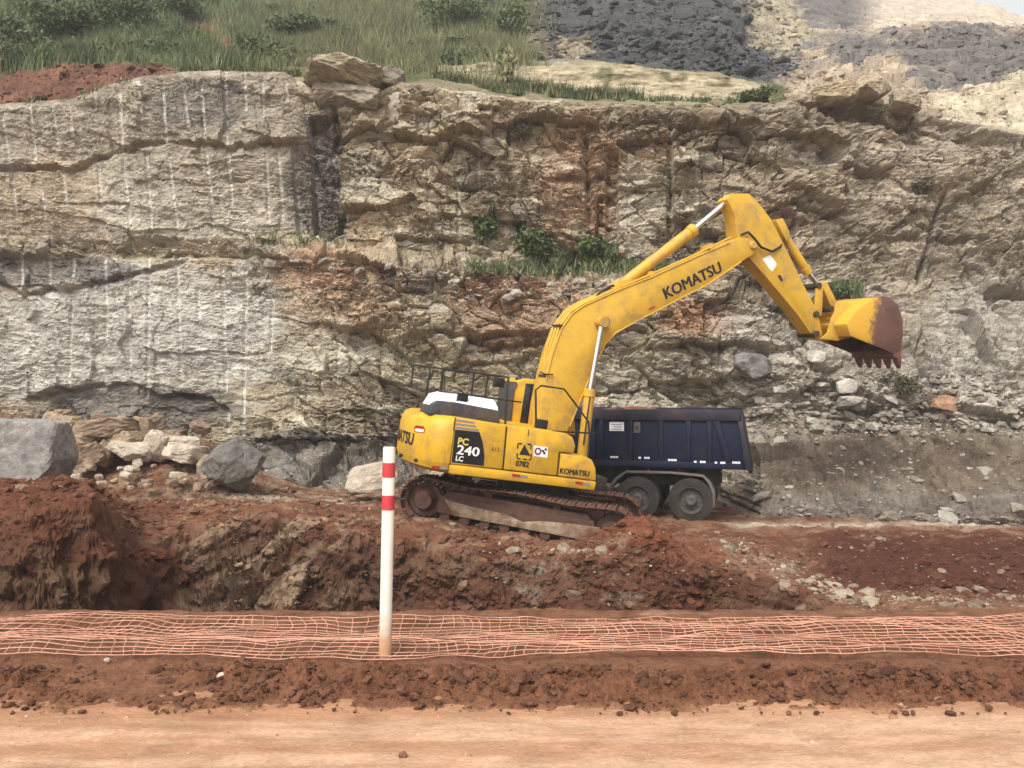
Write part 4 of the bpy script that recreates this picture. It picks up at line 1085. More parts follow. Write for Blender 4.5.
# ================================================================== dump truck
M_NAVY = plain_mat('navy_paint', (0.007, 0.0105, 0.030), 0.55, var=0.2, spec=0.2, dirt=(0.028, 0.022, 0.026), dirt_amt=0.3)
M_NAVYD = plain_mat('navy_worn_top', (0.014, 0.013, 0.025), 0.6, var=0.3, dirt=(0.06, 0.035, 0.03), dirt_amt=0.3)
M_TYRE = plain_mat('dusty_tyre', (0.028, 0.026, 0.024), 0.9, var=0.2, spec=0.2, dirt=(0.075, 0.058, 0.046), dirt_amt=0.35, bump=0.3)
M_RIM = plain_mat('grey_wheel_rim', (0.09, 0.082, 0.075), 0.7, var=0.2, dirt=(0.06, 0.045, 0.035), dirt_amt=0.4)
M_GUARD = plain_mat('grey_mudguard', (0.11, 0.10, 0.095), 0.55, var=0.2, dirt=(0.14, 0.09, 0.06), dirt_amt=0.3)
M_REFL = plain_mat('white_reflector', (0.80, 0.78, 0.78), 0.4, var=0.1)
TR_R = Matrix.Rotation(TR_YAW, 3, 'Z'); TR_Ri = TR_R.transposed()
def tl(px, py, y):
    o = TR_Ri @ (Vector((0, 0, CAMZ)) - TR_C); d = TR_Ri @ Vector(((px - CX) / F, 1, (HY - py) / F))
    t = (y - o.y) / d.y; p = o + d * t
    return (p.x, p.z)
def tl3(px, py, y):
    x, z = tl(px, py, y); return Vector((x, y, z))
truck = empty('dump_truck', TR_C); truck.rotation_euler = (0, 0, TR_YAW)
tag(truck, 'navy blue dump truck loaded with red soil parked behind the excavator', 'truck')
NS = 1.26
xr_t, zt = tl(740, 412.5, NS); xr_b, zb = tl(751, 472.5, NS)
xf = xr_t + 4.9
zt2 = tl(600, 408, NS)[1]; zt = (zt + zt2) / 2
zb = tl(640, 466, NS)[1]
T = 0.05
# box sides, front wall, floor, tail gate
side_prof = [(xr_b + 0.05, zb - 0.03), (xf, zb + 0.02), (xf, zt), (xr_t, zt)]
bed = MB().prism(side_prof, NS - T, NS).prism(side_prof, -NS, -NS + T).box(xf - T, xf, -NS + T, NS - T, zb + 0.03, zt - 0.01).box(xr_b + 0.1, xf - T, -NS + T, NS - T, zb, zb + 0.08).build('dump_bed', M_NAVY, truck, 0.012)
MB().prism([(xr_b - 0.04, zb - 0.1), (xr_b + 0.05, zb - 0.1), (xr_t + 0.06, zt - 0.02), (xr_t - 0.03, zt - 0.02)], -NS + 0.02, NS - 0.02).build('tail_gate', M_NAVYD, truck, 0.01)
for s_ in (1, -1):
    y0, y1 = (NS, NS + 0.07) if s_ > 0 else (-NS - 0.07, -NS)
    MB().box(xr_t, xf, y0, y1, zt - 0.24, zt + 0.02).build('top_rail', M_NAVYD if s_ > 0 else M_NAVY, bed, 0.015)
    MB().box(xr_b + 0.2, xf, y0, y1, zb - 0.02, zb + 0.13).build('bottom_rail', M_NAVY, bed, 0.015)
    for px_ in (593, 601.5, 630.5, 661, 688.5, 709.5):
        x = tl(px_, 440, NS)[0]
        MB().box(x - 0.055, x + 0.055, y0, y1 - 0.004 * s_, zb + 0.13, zt - 0.24).build('side_rib', M_NAVY, bed, 0.012)
    x0, x1 = tl(716, 420, NS)[0], tl(729, 470, NS)[0]
    MB().prism([(x0 + 0.06, zt - 0.24), (x1 + 0.06, zb + 0.13), (x1 - 0.08, zb + 0.13), (x0 - 0.08, zt - 0.24)], y0, y1 - 0.003 * s_).build('side_rib', M_NAVY, bed, 0.01)
    MB().prism([(xr_t + 0.04, zt - 0.24), (xr_b + 0.12, zb - 0.03), (xr_b - 0.02, zb - 0.03), (xr_t - 0.06, zt - 0.24)], y0, y1).build('rear_post', M_NAVYD, bed, 0.01)
for a, b, w in ((607.5, 456.6, 11), (638.5, 457.4, 11.5), (668, 459.6, 12), (694, 461.4, 12), (714.8, 462.3, 11), (732.3, 462.2, 11)):
    p = tl3(a, b, NS + 0.073); q = tl3(a + w, b + 0.3, NS + 0.073)
    for k in range(4):
        if (k + int(a)) % 4 == 3: continue
        xa_ = p.x + (q.x - p.x) * k / 4; xb_ = p.x + (q.x - p.x) * (k + 0.85) / 4
        MB().box(min(xa_, xb_), max(xa_, xb_), NS + 0.07, NS + 0.075, p.z - 0.03, p.z + 0.015).build('reflector', M_REFL, bed)
p = tl3(609.5, 422, NS); q = tl3(624, 431, NS)
MB().box(min(p.x, q.x), max(p.x, q.x), NS + 0.001, NS + 0.012, q.z, p.z).build('white_sign', M_REFL, bed)
for k in range(3):
    z_ = p.z - 0.06 - 0.055 * k
    MB().box(min(p.x, q.x) + 0.05, max(p.x, q.x) - 0.05 - 0.05 * (k % 2), NS + 0.012, NS + 0.015, z_ - 0.012, z_ + 0.008).build('sign_line', M_STRIPE, bed)
p = tl3(634, 422, NS); q = tl3(640.5, 433, NS)
MB().box(min(p.x, q.x), max(p.x, q.x), NS, NS + 0.05, q.z, p.z).build('latch_box', M_GUARD, bed, 0.01)
m = MB(); m.lathe([(0.0, 0.0), (0.04, 0.0), (0.04, 0.02)], ((p.x + q.x) / 2, NS + 0.045, (p.z + q.z) / 2), 'y', 10); m.build('latch_knob', M_UNDER, bed)
# chassis
MB().box(xr_b + 0.7, xf + 2.0, 0.35, 0.45, 0.78, 1.05).box(xr_b + 0.7, xf + 2.0, -0.45, -0.35, 0.78, 1.05).box(xr_b + 0.9, xr_b + 1.0, -0.45, 0.45, 0.8, 1.02).box(xf - 0.8, xf - 0.7, -0.45, 0.45, 0.8, 1.02).prism([(xr_b + 0.75, 1.05), (xf, 1.05), (xf, zb), (xr_b + 0.6, zb)], -0.55, 0.55).build('chassis', M_UNDER, truck, 0.01)
# mudguards over the rear pair
for s_ in (1, -1):
    ya, yb = (0.62, 1.24) if s_ > 0 else (-1.24, -0.62)
    g_px = [(609, 486), (616, 477), (626, 470.3), (672, 471.4), (703, 474.6), (710, 481), (714.5, 491), (715, 506)]
    up_ = [tl(a, b, 1.24) for a, b in g_px]; lo_ = [tl(a + (1.5 if i < 2 else (-2 if i > 4 else 0)), b + 2.6, 1.24) for i, (a, b) in enumerate(g_px)]
    MB().prism(up_ + lo_[::-1], ya, yb).build('mudguard', M_GUARD, truck, 0.006)
    for px_ in (648, 679):
        x = tl(px_, 470, 1.2)[0]; MB().box(x - 0.05, x + 0.05, min(ya, yb) + 0.3, max(ya, yb) - 0.02, 1.1, zb + 0.05).build('guard_bracket', M_UNDER, truck, 0.01)
# wheels
def wheel(x, yout, s_, z, r, w):
    yi = yout - s_ * w
    a = [(r * 0.56, 0.0), (r * 0.62, 0.01), (r * 0.9, 0.0), (r * 0.985, w * 0.1), (r, w * 0.25), (r, w * 0.75), (r * 0.985, w * 0.9), (r * 0.9, w), (r * 0.56, w)]
    prof_ = [(rr, -s_ * aa) for rr, aa in a]
    o = MB().lathe(prof_, (x, yout, z), 'y', 36, False).build('wheel', M_TYRE, truck)
    dish = [(0.0, 0.02), (r * 0.16, 0.0), (r * 0.24, 0.03), (r * 0.27, 0.12), (r * 0.46, 0.14), (r * 0.53, 0.05), (r * 0.585, -0.012), (r * 0.60, 0.01), (r * 0.6, w * 0.9)]
    MB().lathe([(rr, -s_ * aa) for rr, aa in dish], (x, yout, z), 'y', 30).build('rim', M_RIM, o)
    m = MB()
    for k in range(10):
        q = 2 * math.pi * k / 10; m.lathe([(0.0, s_ * 0.03), (0.016, s_ * 0.03), (0.016, -s_ * 0.05)], (x + r * 0.36 * math.cos(q), yout - s_ * 0.12, z + r * 0.36 * math.sin(q)), 'y', 6)
    m.build('wheel_nuts', M_GUARD, o)
    return o
RW = 0.53
for px_ in (636.8, 690.8):
    x = tl(px_, 503, 1.22)[0]
    for s_ in (1, -1):
        wheel(x, s_ * 1.22, s_, RW - 0.015, RW, 0.27); wheel(x, s_ * 0.92, s_, RW - 0.015, RW, 0.27)
    MB().tube([(x, -1.0, RW), (x, 1.0, RW)], 0.1, 10).build('axle', M_UNDER, truck)
xfw = xf + 1.25
for s_ in (1, -1): wheel(xfw, s_ * 1.2, s_, RW - 0.015, RW, 0.29)
MB().tube([(xfw, -1.0, RW), (xfw, 1.0, RW)], 0.1, 10).build('axle', M_UNDER, truck)
# cab ahead of the bed, behind the excavator
cabt = MB().prism([(xf + 0.3, 0.95), (xf + 0.3, 2.35), (xf + 0.5, 2.5), (xf + 1.55, 2.5), (xf + 1.95, 1.65), (xf + 2.0, 0.7), (xf + 1.75, 0.7), (xf + 1.65, 1.0), (xf + 1.25, 1.18), (xf + 0.85, 1.0)], -1.15, 1.15).build('cab', M_NAVY, truck, 0.05)
for s_ in (1, -1):
    MB().prism([(xf + 0.75, 1.65), (xf + 1.75, 1.62), (xf + 1.48, 2.3), (xf + 0.75, 2.3)], s_ * 1.15 - 0.01, s_ * 1.15 + 0.01).build('side_window', M_GLASS, cabt)
MB().add([(xf + 1.99, -1.0, 1.68), (xf + 1.99, 1.0, 1.68), (xf + 1.62, 1.0, 2.42), (xf + 1.62, -1.0, 2.42), (xf + 1.97, -1.0, 1.68), (xf + 1.97, 1.0, 1.68), (xf + 1.6, 1.0, 2.42), (xf + 1.6, -1.0, 2.42)], [(0, 1, 2, 3), (7, 6, 5, 4), (0, 4, 5, 1), (1, 5, 6, 2), (2, 6, 7, 3), (3, 7, 4, 0)]).build('windscreen', M_GLASS, cabt)
# fuel tank, lines and valves between cab and wheels
MB().box(xf - 1.1, xf - 0.2, 0.6, 1.15, 0.5, 1.0).build('fuel_tank', M_UNDER, truck, 0.08, 3)
# the load
def make_load():
    nx, ny = 70, 40
    xs = np.linspace(xr_t + 0.12, xf - 0.06, nx); ys = np.linspace(-NS + T, NS - T, ny)
    X, Y = np.meshgrid(xs, ys)
    hump = 0.20 * np.exp(-((X - (xr_t + 2.5)) / 0.7) ** 2 - (Y / 0.9) ** 2) + 0.1 * np.exp(-((X - (xr_t + 3.6)) / 0.5) ** 2 - (Y / 0.7) ** 2)
    Z = zt - 0.14 + hump + 0.07 * fbm(X * 2, Y * 2, 401, 4)
    return np.stack([X, Y, Z], -1), mix(C(0.19, 0.065, 0.033) + 0 * Z[..., None], C(0.25, 0.12, 0.07) + 0 * Z[..., None], sstep(-0.4, 0.5, fbm(X * 3, Y * 3, 403, 3)))
V, c = make_load()
load = link('soil_load', np_mesh('soil_load', V, grid_faces(V.shape[0], V.shape[1]), c), M_SOIL)
load.location = TR_C; load.rotation_euler = (0, 0, TR_YAW)
tag(load, 'heap of red soil filling the bed of the navy dump truck', 'soil', kind='stuff')
# ================================================================== loose rocks
RNG = np.random.default_rng(11)
_ICO = {}
def ico(n):
    if n not in _ICO:
        bm = bmesh.new(); bmesh.ops.create_icosphere(bm, subdivisions=n, radius=1.0)
        bm.verts.ensure_lookup_table()
        _ICO[n] = (np.array([v.co[:] for v in bm.verts]), np.array([[v.index for v in f.verts] for f in bm.faces])); bm.free()
    return _ICO[n]
def rock_shape(seed, n=4, cuts=14, rough=0.05, flat=0.0):
    """block broken along random planes: unit-sized vertices and faces"""
    rg = np.random.default_rng(seed); D, Fc = ico(n)
    pn = rg.normal(size=(cuts, 3)); pn /= np.linalg.norm(pn, axis=1, keepdims=True)
    pn = np.concatenate([pn, [[0, 0, 1], [0, 0, -1], [1, 0, 0.1], [-1, 0.1, 0], [0.1, -1, 0]]]); pn /= np.linalg.norm(pn, axis=1, keepdims=True)
    pd = np.concatenate([rg.uniform(0.68, 1.0, cuts), [0.75, 0.8, 0.85, 0.85, 0.8]])
    dots = D @ pn.T
    r = np.min(np.where(dots > 0.05, pd / np.maximum(dots, 0.05), 9), axis=1); r = np.minimum(r, 1.12)
    V = D * r[:, None]
    nz = fbm(V[:, 0] * 2.2 + seed, V[:, 2] * 2.2 + V[:, 1] * 1.3, seed, 4, 0.6)
    nz2 = noise(V[:, 0] * 7 + V[:, 1] * 5, V[:, 2] * 8 - V[:, 1] * 3, seed + 5)
    V = V * (1 + rough * 1.6 * nz + rough * 0.5 * nz2)[:, None]
    return V, Fc
def rock(name, seed, centre, size, col_, mat, n=4, rot=(0, 0, 0), rough=0.05, cuts=14, var=0.3):
    V, Fc = rock_shape(seed, n, cuts, rough)
    sc_ = V.max(0) - V.min(0); V = (V - (V.max(0) + V.min(0)) / 2) / sc_ * np.array(size)
    from mathutils import Euler
    Rm = np.array(Euler([R(a) for a in rot]).to_matrix()); V = V @ Rm.T
    n1 = fbm(V[:, 0] * 3 + seed, V[:, 2] * 4 + V[:, 1] * 2, seed + 9, 4)
    cc_ = np.array(col_)[None] * (1 + var * n1)[:, None]
    V[:, 2] -= V[:, 2].min()
    o = link(name, np_mesh(name, V, Fc, np.clip(cc_, 0.01, 1)), mat)
    o.location = (centre[0], centre[1], centre[2] - V[:, 2].max() / 2)
    return o
M_STONE = earth_mat('loose_stone', 4.0, 26.0, 0.6, 0.03)
def rock_px(name, seed, px, py, w, h, Y, depth, col_, rot=(0, 0, 0), n=4, rough=0.05, cuts=14):
    s_ = Y / F
    return rock(name, seed, pos(px, py, Y), (w * s_, depth * w * s_, h * s_), col_, M_STONE, n, rot, rough, cuts)

TANR = (0.33, 0.25, 0.175); PALER = (0.44, 0.37, 0.29); GREYR = (0.30, 0.275, 0.245); DARKR = (0.16, 0.145, 0.13); BRN = (0.24, 0.17, 0.12)
def single(o, label): return tag(o, label, 'rock')
single(rock_px('boulder', 21, 12, 461, 108, 86, 15.6, 0.8, (0.29, 0.27, 0.245), (0, 3, 8), 5, 0.03, 3), 'huge grey squared boulder cut off by the frame at the far left')
single(rock_px('boulder', 35, 234, 466, 50, 50, 20.4, 0.9, (0.155, 0.142, 0.125), (10, 38, 20), 5, 0.05, 12), 'dark rounded boulder standing alone beside the rubble pile')
single(rock_px('boulder', 44, 374, 477, 56, 28, 21.4, 0.8, PALER, (0, -10, 0), 4, 0.05), 'flat pale slab lying at the wall foot behind the striped post')
PILE = [(66, 428, 40, 20, TANR, 'tan slab at the left end of the rubble pile against the wall', -14),
        (113, 427, 56, 17, BRN, 'long flat brown slab lying on top of the rubble pile', -4),
        (81, 440, 42, 18, TANR, 'blocky tan rock under the left end of the long flat slab', 5),
        (147, 429, 14, 20, BRN, 'narrow upright brown rock at the right end of the long flat slab', 0),
        (126, 439, 30, 17, TANR, 'wedge shaped tan rock just below the long flat slab', -18),
        (86, 456, 40, 20, BRN, 'brown slab leaning steeply in the left half of the rubble pile', -30),
        (134, 451, 40, 17, PALER, 'pale oblong rock in the middle of the rubble pile', 6),
        (158, 446, 22, 27, PALER, 'tall pale rock leaning in the middle of the rubble pile', 24),
        (186, 442, 28, 11, PALER, 'thin pale rock lying on top of the right half of the rubble pile', 4),
        (187, 453, 38, 17, PALER, 'large pale rock in the right half of the rubble pile', 12),
        (208, 466, 17, 21, TANR, 'tan rock touching the dark lone boulder', 10),
        (105, 453, 16, 24, BRN, 'brown splinter of rock standing beside the pale oblong one', 30)]
for i, (px_, py_, w_, h_, c_, lab, tilt) in enumerate(PILE):
    tag(single(rock_px('rock', 60 + i, px_, py_, w_ * 1.1, h_ * 1.15, 21.6 - 0.02 * (py_ - 430), 0.9, c_, (0, tilt, RNG.uniform(-20, 20)), 4, 0.08, 6), lab), group='rocks of the rubble pile')
for i in range(20):
    px_ = RNG.uniform(48, 200); top = 414 + 0.10 * max(0, px_ - 130); py_ = RNG.uniform(top + 2, top + 34)
    w_ = RNG.uniform(16, 30); c_ = [TANR, BRN, (0.29, 0.21, 0.145)][i % 3]
    o = rock_px('rock', 160 + i, px_, py_, w_, w_ * RNG.uniform(0.5, 0.85), 22.1 - 0.012 * (py_ - 420), 0.9, c_, (0, RNG.uniform(-30, 30), RNG.uniform(0, 180)), 4, 0.09, 6)
    tag(o, 'brown angular block packed behind the larger slabs of the rubble pile', 'rock', 'blocks packed behind the slabs of the rubble pile')
for i in range(34):
    px_ = RNG.uniform(62, 215); py_ = RNG.uniform(459, 489) if px_ < 200 else RNG.uniform(470, 490)
    w_ = RNG.uniform(5, 14); c_ = [TANR, PALER, BRN, TANR][i % 4]
    o = rock_px('rock', 100 + i, px_, py_, w_, w_ * RNG.uniform(0.5, 0.9), 21.2 - 0.045 * (py_ - 455), 0.9, c_, (0, RNG.uniform(-30, 30), RNG.uniform(0, 180)), 3, 0.08, 4)
    tag(o, 'small stone stuck in the soil slope of the rubble pile under the wall', 'rock', 'small stones of the rubble pile')
# cap rocks on the crest
for s_, px_, py_, w_, h_, Y, dp, c_, rot, lab in (
        (141, 343, 80, 86, 24, 27.3, 1.1, (0.34, 0.29, 0.20), (0, 2, 4), 'broad flat capping rock jutting from the crest of the rock face'),
        (152, 348, 99, 72, 30, 27.2, 0.8, (0.27, 0.225, 0.17), (0, 4, 0), 'heavy block tucked under the broad flat capping rock'),
        (163, 389, 79, 34, 20, 27.6, 0.9, (0.24, 0.205, 0.165), (0, 14, 0), 'brown block just beside the broad flat capping rock'),
        (174, 392, 116, 66, 44, 27.4, 0.4, (0.36, 0.31, 0.25), (8, -28, 0), 'sloping pale wedge of rock below the brown crest block'),
        (185, 872, 88, 36, 24, 27.2, 0.9, (0.37, 0.30, 0.21), (0, 8, 10), 'tan boulder on the crest below the dark spoil heap'),
        (186, 832, 96, 44, 20, 27.0, 0.9, (0.34, 0.27, 0.18), (0, -6, 0), 'low tan boulder on the crest next to a bigger one'),
        (187, 905, 103, 34, 18, 26.8, 0.9, (0.30, 0.25, 0.18), (0, 10, 0), 'brown boulder on the crest beside the pale dirt bank'),
        (188, 797, 101, 30, 14, 27.0, 0.9, (0.30, 0.24, 0.17), (0, 0, 0), 'small flat boulder on the crest near the cream bank')):
    single(rock_px('boulder', s_, px_, py_, w_, h_, Y, dp, c_, rot, 5, 0.07, 16), lab)

# points on the wall as it was built
_wpx = CX + F * WALL[..., 0] / WALL[..., 1]; _wpy = HY - F * (WALL[..., 2] - CAMZ) / WALL[..., 1]
def wall_point(px, py):
    k = np.argmin((_wpx[:400] - px) ** 2 + (_wpy[:400] - py) ** 2); return Vector(WALL[:400].reshape(-1, 3)[k])
for s_, px_, py_, w_, h_, c_, lab in ((201, 752, 366, 40, 26, (0.20, 0.185, 0.17), 'dark grey block wedged in the rock face below the raised boom'),
                                      (202, 947, 404, 34, 16, (0.32, 0.19, 0.12), 'orange brown block lying on the talus at the far right'),
                                      (203, 846, 386, 20, 15, (0.50, 0.46, 0.40), 'pale stone on the talus straight below the bucket teeth'),
                                      (204, 815, 357, 18, 13, (0.52, 0.48, 0.42), 'pale stone on the rock face just under the bucket'),
                                      (205, 850, 401, 22, 10, (0.45, 0.42, 0.37), 'thin pale stone on the talus below another pale stone')):
    p = wall_point(px_, py_); p = pos(px_, py_, p.y - 0.12)
    single(rock('rock', s_, p, (w_ * p.y / F, 0.8 * w_ * p.y / F, h_ * p.y / F), c_, M_STONE, 4, (0, RNG.uniform(-15, 15), 0)), lab)

# uncountable small rubble: talus, wall foot, platform
def scatter(name, P, S, colr, mat, label, cat, sub=1, squash=0.7):
    Vs = []; Fs = []; Cs = []; b = 0
    protos = [rock_shape(500 + k, sub, 9, 0.06) for k in range(14)]
    for i, (p, s_) in enumerate(zip(P, S)):
        V0, F0 = protos[i % 14]
        a = RNG.uniform(0, 6.28); ca, sa = math.cos(a), math.sin(a); t = RNG.uniform(-0.6, 0.6); ct, st = math.cos(t), math.sin(t)
        Vr = V0 * np.array([s_ * RNG.uniform(0.8, 1.5), s_, s_ * squash * RNG.uniform(0.6, 1.1)])
        Vr = np.stack([Vr[:, 0] * ct - Vr[:, 2] * st, Vr[:, 1], Vr[:, 0] * st + Vr[:, 2] * ct], 1)
        Vr = np.stack([Vr[:, 0] * ca - Vr[:, 1] * sa, Vr[:, 0] * sa + Vr[:, 1] * ca, Vr[:, 2]], 1) + np.array(p)
        Vs.append(Vr); Fs.append(F0 + b); Cs.append(np.repeat(np.array(colr(i))[None], len(V0), 0)); b += len(V0)
    o = link(name, np_mesh(name, np.concatenate(Vs), np.concatenate(Fs), np.concatenate(Cs)), mat)
    return tag(o, label, cat, kind='stuff')
W0 = WALL[:400].reshape(-1, 3); wx_ = _wpx[:400].ravel(); wy_ = _wpy[:400].ravel()
pr = np.where((wx_ > 735) & (wx_ < 1060) & (wy_ > 372), 0.10 + 0.7 * (wy_ < 436), 0.0) + np.where((wx_ > 250) & (wx_ < 760) & (wy_ > 470), 0.25, 0.0) \
    + np.where((wx_ > 250) & (wx_ < 660) & (wy_ > 258) & (wy_ < 300), 0.30, 0.0) + np.where((wx_ > -20) & (wx_ < 260) & (wy_ > 240) & (wy_ < 252), 0.35, 0)
idx = RNG.choice(len(W0), 5200, p=pr / pr.sum())
S = np.clip(0.035 * RNG.pareto(2.2, 5200) + 0.03, 0.03, 0.26)
tone = RNG.uniform(0, 1, 5200)
scatter('rubble', W0[idx] + RNG.normal(0, 0.02, (5200, 3)), S, lambda i: (np.array([0.22, 0.18, 0.14]) * (1 - tone[i]) + np.array([0.40, 0.365, 0.31]) * tone[i]), M_STONE,
        'loose grey rubble lying on the talus and ledges of the rock face', 'rubble')
hx = (HILL[..., 0] / HILL[..., 1] * F + CX).ravel(); hy_ = HY - (HILL[..., 2].ravel() - CAMZ) / HILL[..., 1].ravel() * F; hd = HILL[..., 1].ravel(); H0 = HILL.reshape(-1, 3); HC0 = HILLC.reshape(-1, 3)
pr = np.where((hx > 530) & (hx < 800) & (hd > 36) & (hd < 62) & (hy_ > -30) & (hy_ < 75), 1.0, 0.0); idx = RNG.choice(len(H0), 5500, p=pr / pr.sum())
S = np.clip(0.07 * RNG.pareto(2.4, 5500) + 0.05, 0.05, 0.45); td = RNG.uniform(0, 1, 5500) ** 2
scatter('dark_rubble', H0[idx], S, lambda i: HC0[idx[i]] * (0.6 + 0.9 * td[i]), M_STONE, 'dark grey broken rock covering the slope above the cream bank', 'rubble', 2)
pr = np.where((hx > 780) & (hx < 1060) & (hd > 27) & (hd < 62) & (hy_ > 0) & (hy_ < 125), np.where(hd < 44, 1.0, 0.3), 0.0) + np.where((hx > 390) & (hx < 800) & (hd < 29.5), 1.2, 0) + np.where((hx > -20) & (hx < 190) & (hd < 32.0), 0.8, 0); idx = RNG.choice(len(H0), 4200, p=pr / pr.sum())
S = np.clip(0.05 * RNG.pareto(2.4, 4200) + 0.03, 0.03, 0.28); td = RNG.uniform(0, 1, 4200)
scatter('tan_rubble', H0[idx], S, lambda i: HC0[idx[i]] * (0.65 + 0.6 * td[i]), M_STONE, 'tan and grey broken rock on the far slope at the upper right', 'rubble', 2)
# crumbs on the platform, the bank and the foot of the wall
n_ = 5200
Yq = np.concatenate([RNG.uniform(11.0, 22.5, n_ // 2), RNG.uniform(19.4, 22.5, n_ - n_ // 2)]); PXq = RNG.uniform(-20, 1044, n_); Xq = (PXq - CX) / F * Yq
Zq, fq, sq, _, _ = ground_z(Xq, Yq)
keep = (np.abs(Xq - TR_C.x) > 3.2) | (Yq < 17.5)
Pq = np.stack([Xq, Yq - 0.12 * fq, Zq + 0.02], 1)[keep]; Sq = np.clip(0.018 * RNG.pareto(2.0, len(Pq)) + 0.016, 0.015, 0.13); tq = RNG.uniform(0, 1, len(Pq)) ** 1.5
scatter('stones', Pq, Sq, lambda i: (np.array([0.15, 0.07, 0.042]) * (1 - tq[i]) + np.array([0.30, 0.23, 0.165]) * tq[i]), M_STONE, 'small stones and clods strewn over the platform and cut bank', 'stones')
gx_ = (GROUND[..., 0] / GROUND[..., 1] * F + CX).ravel(); gy_ = HY - (GROUND[..., 2].ravel() - CAMZ) / GROUND[..., 1].ravel() * F; gd = GROUND[..., 1].ravel(); GP = GROUND.reshape(-1, 3); GC = GROUNDC.reshape(-1, 3)
vis = (gx_ > -15) & (gx_ < 1040) & (gd > 8.3) & (gd < 16.5) & (gy_ < 625)
pr = np.where(vis, np.where(gx_ < 760, 1.0, 0.4) * np.where(gd < 10.6, 0.6, 1.0), 0.0); pr = pr * sstep(-0.2, 0.4, fbm(GP[:, 0] * 0.8, GP[:, 2] * 1.3 + GP[:, 1] * 0.5, 741, 3) + 0.1)
nbk = 9000; idx = RNG.choice(len(GP), nbk, p=pr / pr.sum()); tb = RNG.uniform(0, 1, nbk)
scatter('bank_clods', GP[idx], np.clip(0.018 * RNG.pareto(2.2, nbk) + 0.014, 0.012, 0.12), lambda i: GC[idx[i]] * (0.7 + 0.7 * tb[i]), M_SOIL, 'crumbling clods of red brown soil on the face of the cut bank', 'clods')
d2 = np.abs((gx_ - 730) * (606 - 548) - (gy_ - 548) * (868 - 730)) / math.hypot(138, 58)
pr = np.where((gx_ > 720) & (gx_ < 880) & (gd > 8.3) & (gd < 17), np.exp(-(d2 / 9.0) ** 2), 0.0) + np.where((gx_ > 480) & (gx_ < 680) & (gd > 12) & (gd < 15), 0.5 * np.exp(-((gy_ - (546 + 0.07 * (gx_ - 490))) / 5.0) ** 2), 0.0) + np.where((gx_ > 860) & (gx_ < 1040) & (gd > 8), 0.5 * np.exp(-((gy_ - 600) / 7.0) ** 2), 0.0)
nbk = 900; idx = RNG.choice(len(GP), nbk, p=pr / pr.sum()); tb2 = RNG.uniform(0, 1, nbk)
scatter('spoil_stones', GP[idx], np.clip(0.022 * RNG.pareto(2.2, nbk) + 0.016, 0.014, 0.15), lambda i: np.array([0.17, 0.115, 0.08]) * (1 - tb2[i]) + np.array([0.42, 0.35, 0.26]) * tb2[i], M_STONE, 'pale broken stones spilled down the edge of the excavator platform', 'stones')
# clods on the ridge beside the road
n_ = 11000
Xc = RNG.uniform(-4.4, 4.4, n_); Yc = np.clip(RNG.normal(5.52, 0.22, n_), 5.0, 6.3)
gx = fbm(Xc * 3.0, Yc * 4.2, 7, 5, 0.6); pt = sstep(-0.35, 0.35, fbm(Xc * 0.55, Yc * 1.6, 77, 3) + 0.25)
k_ = RNG.uniform(0, 1, n_) < (0.08 + 0.92 * pt * sstep(-0.3, 0.3, gx)); Xc, Yc, gx, pt = Xc[k_], Yc[k_], gx[k_], pt[k_]
Zc = np.exp(-((Yc - 5.52) / 0.36) ** 2) * pt * (0.045 + 0.085 * gx + 0.02)
Sc = np.clip(0.010 * RNG.pareto(2.6, len(Xc)) + 0.007, 0.006, 0.05)
tc_ = RNG.uniform(0, 1, len(Xc))
scatter('clods', np.stack([Xc, Yc, Zc + 0.006], 1), Sc, lambda i: np.array([0.085, 0.038, 0.024]) * (1 - tc_[i]) + np.array([0.17, 0.08, 0.047]) * tc_[i], M_SOIL, 'crumbled red brown clods along the edge of the dirt road', 'clods')
n_ = 1500
Xr = RNG.uniform(-4.0, 4.0, n_); Yr_ = RNG.uniform(3.5, 5.2, n_); tr_ = RNG.uniform(0, 1, n_)
scatter('road_grit', np.stack([Xr, Yr_, 0.012 * fbm(Xr * 0.5, Yr_ * 1.8, 101, 4) + 0.001], 1), np.clip(0.0022 * RNG.pareto(2.2, n_) + 0.002, 0.002, 0.014), lambda i: np.array([0.25, 0.13, 0.075]) * (1 - tr_[i]) + np.array([0.55, 0.40, 0.27]) * tr_[i], M_STONE, 'fine grit scattered over the pale dirt road', 'grit')
for s_, px_, py_, w_, lab in ((611, 403, 757, 9, 'single brown pebble lying on the pale dirt road'), (612, 221, 678, 8, 'small pale pebble on the brown spoil ridge at the net'), (613, 107, 662, 6, 'tiny pale pebble just below the net near the left edge')):
    Y = CAMZ * F / (py_ - HY) 
    single(rock('pebble', s_, pos(px_, py_ - w_ * 0.3, Y), (w_ * Y / F, w_ * Y / F, 0.7 * w_ * Y / F), (0.20, 0.10, 0.06) if s_ == 611 else (0.5, 0.4, 0.32), M_STONE, 2), lab)

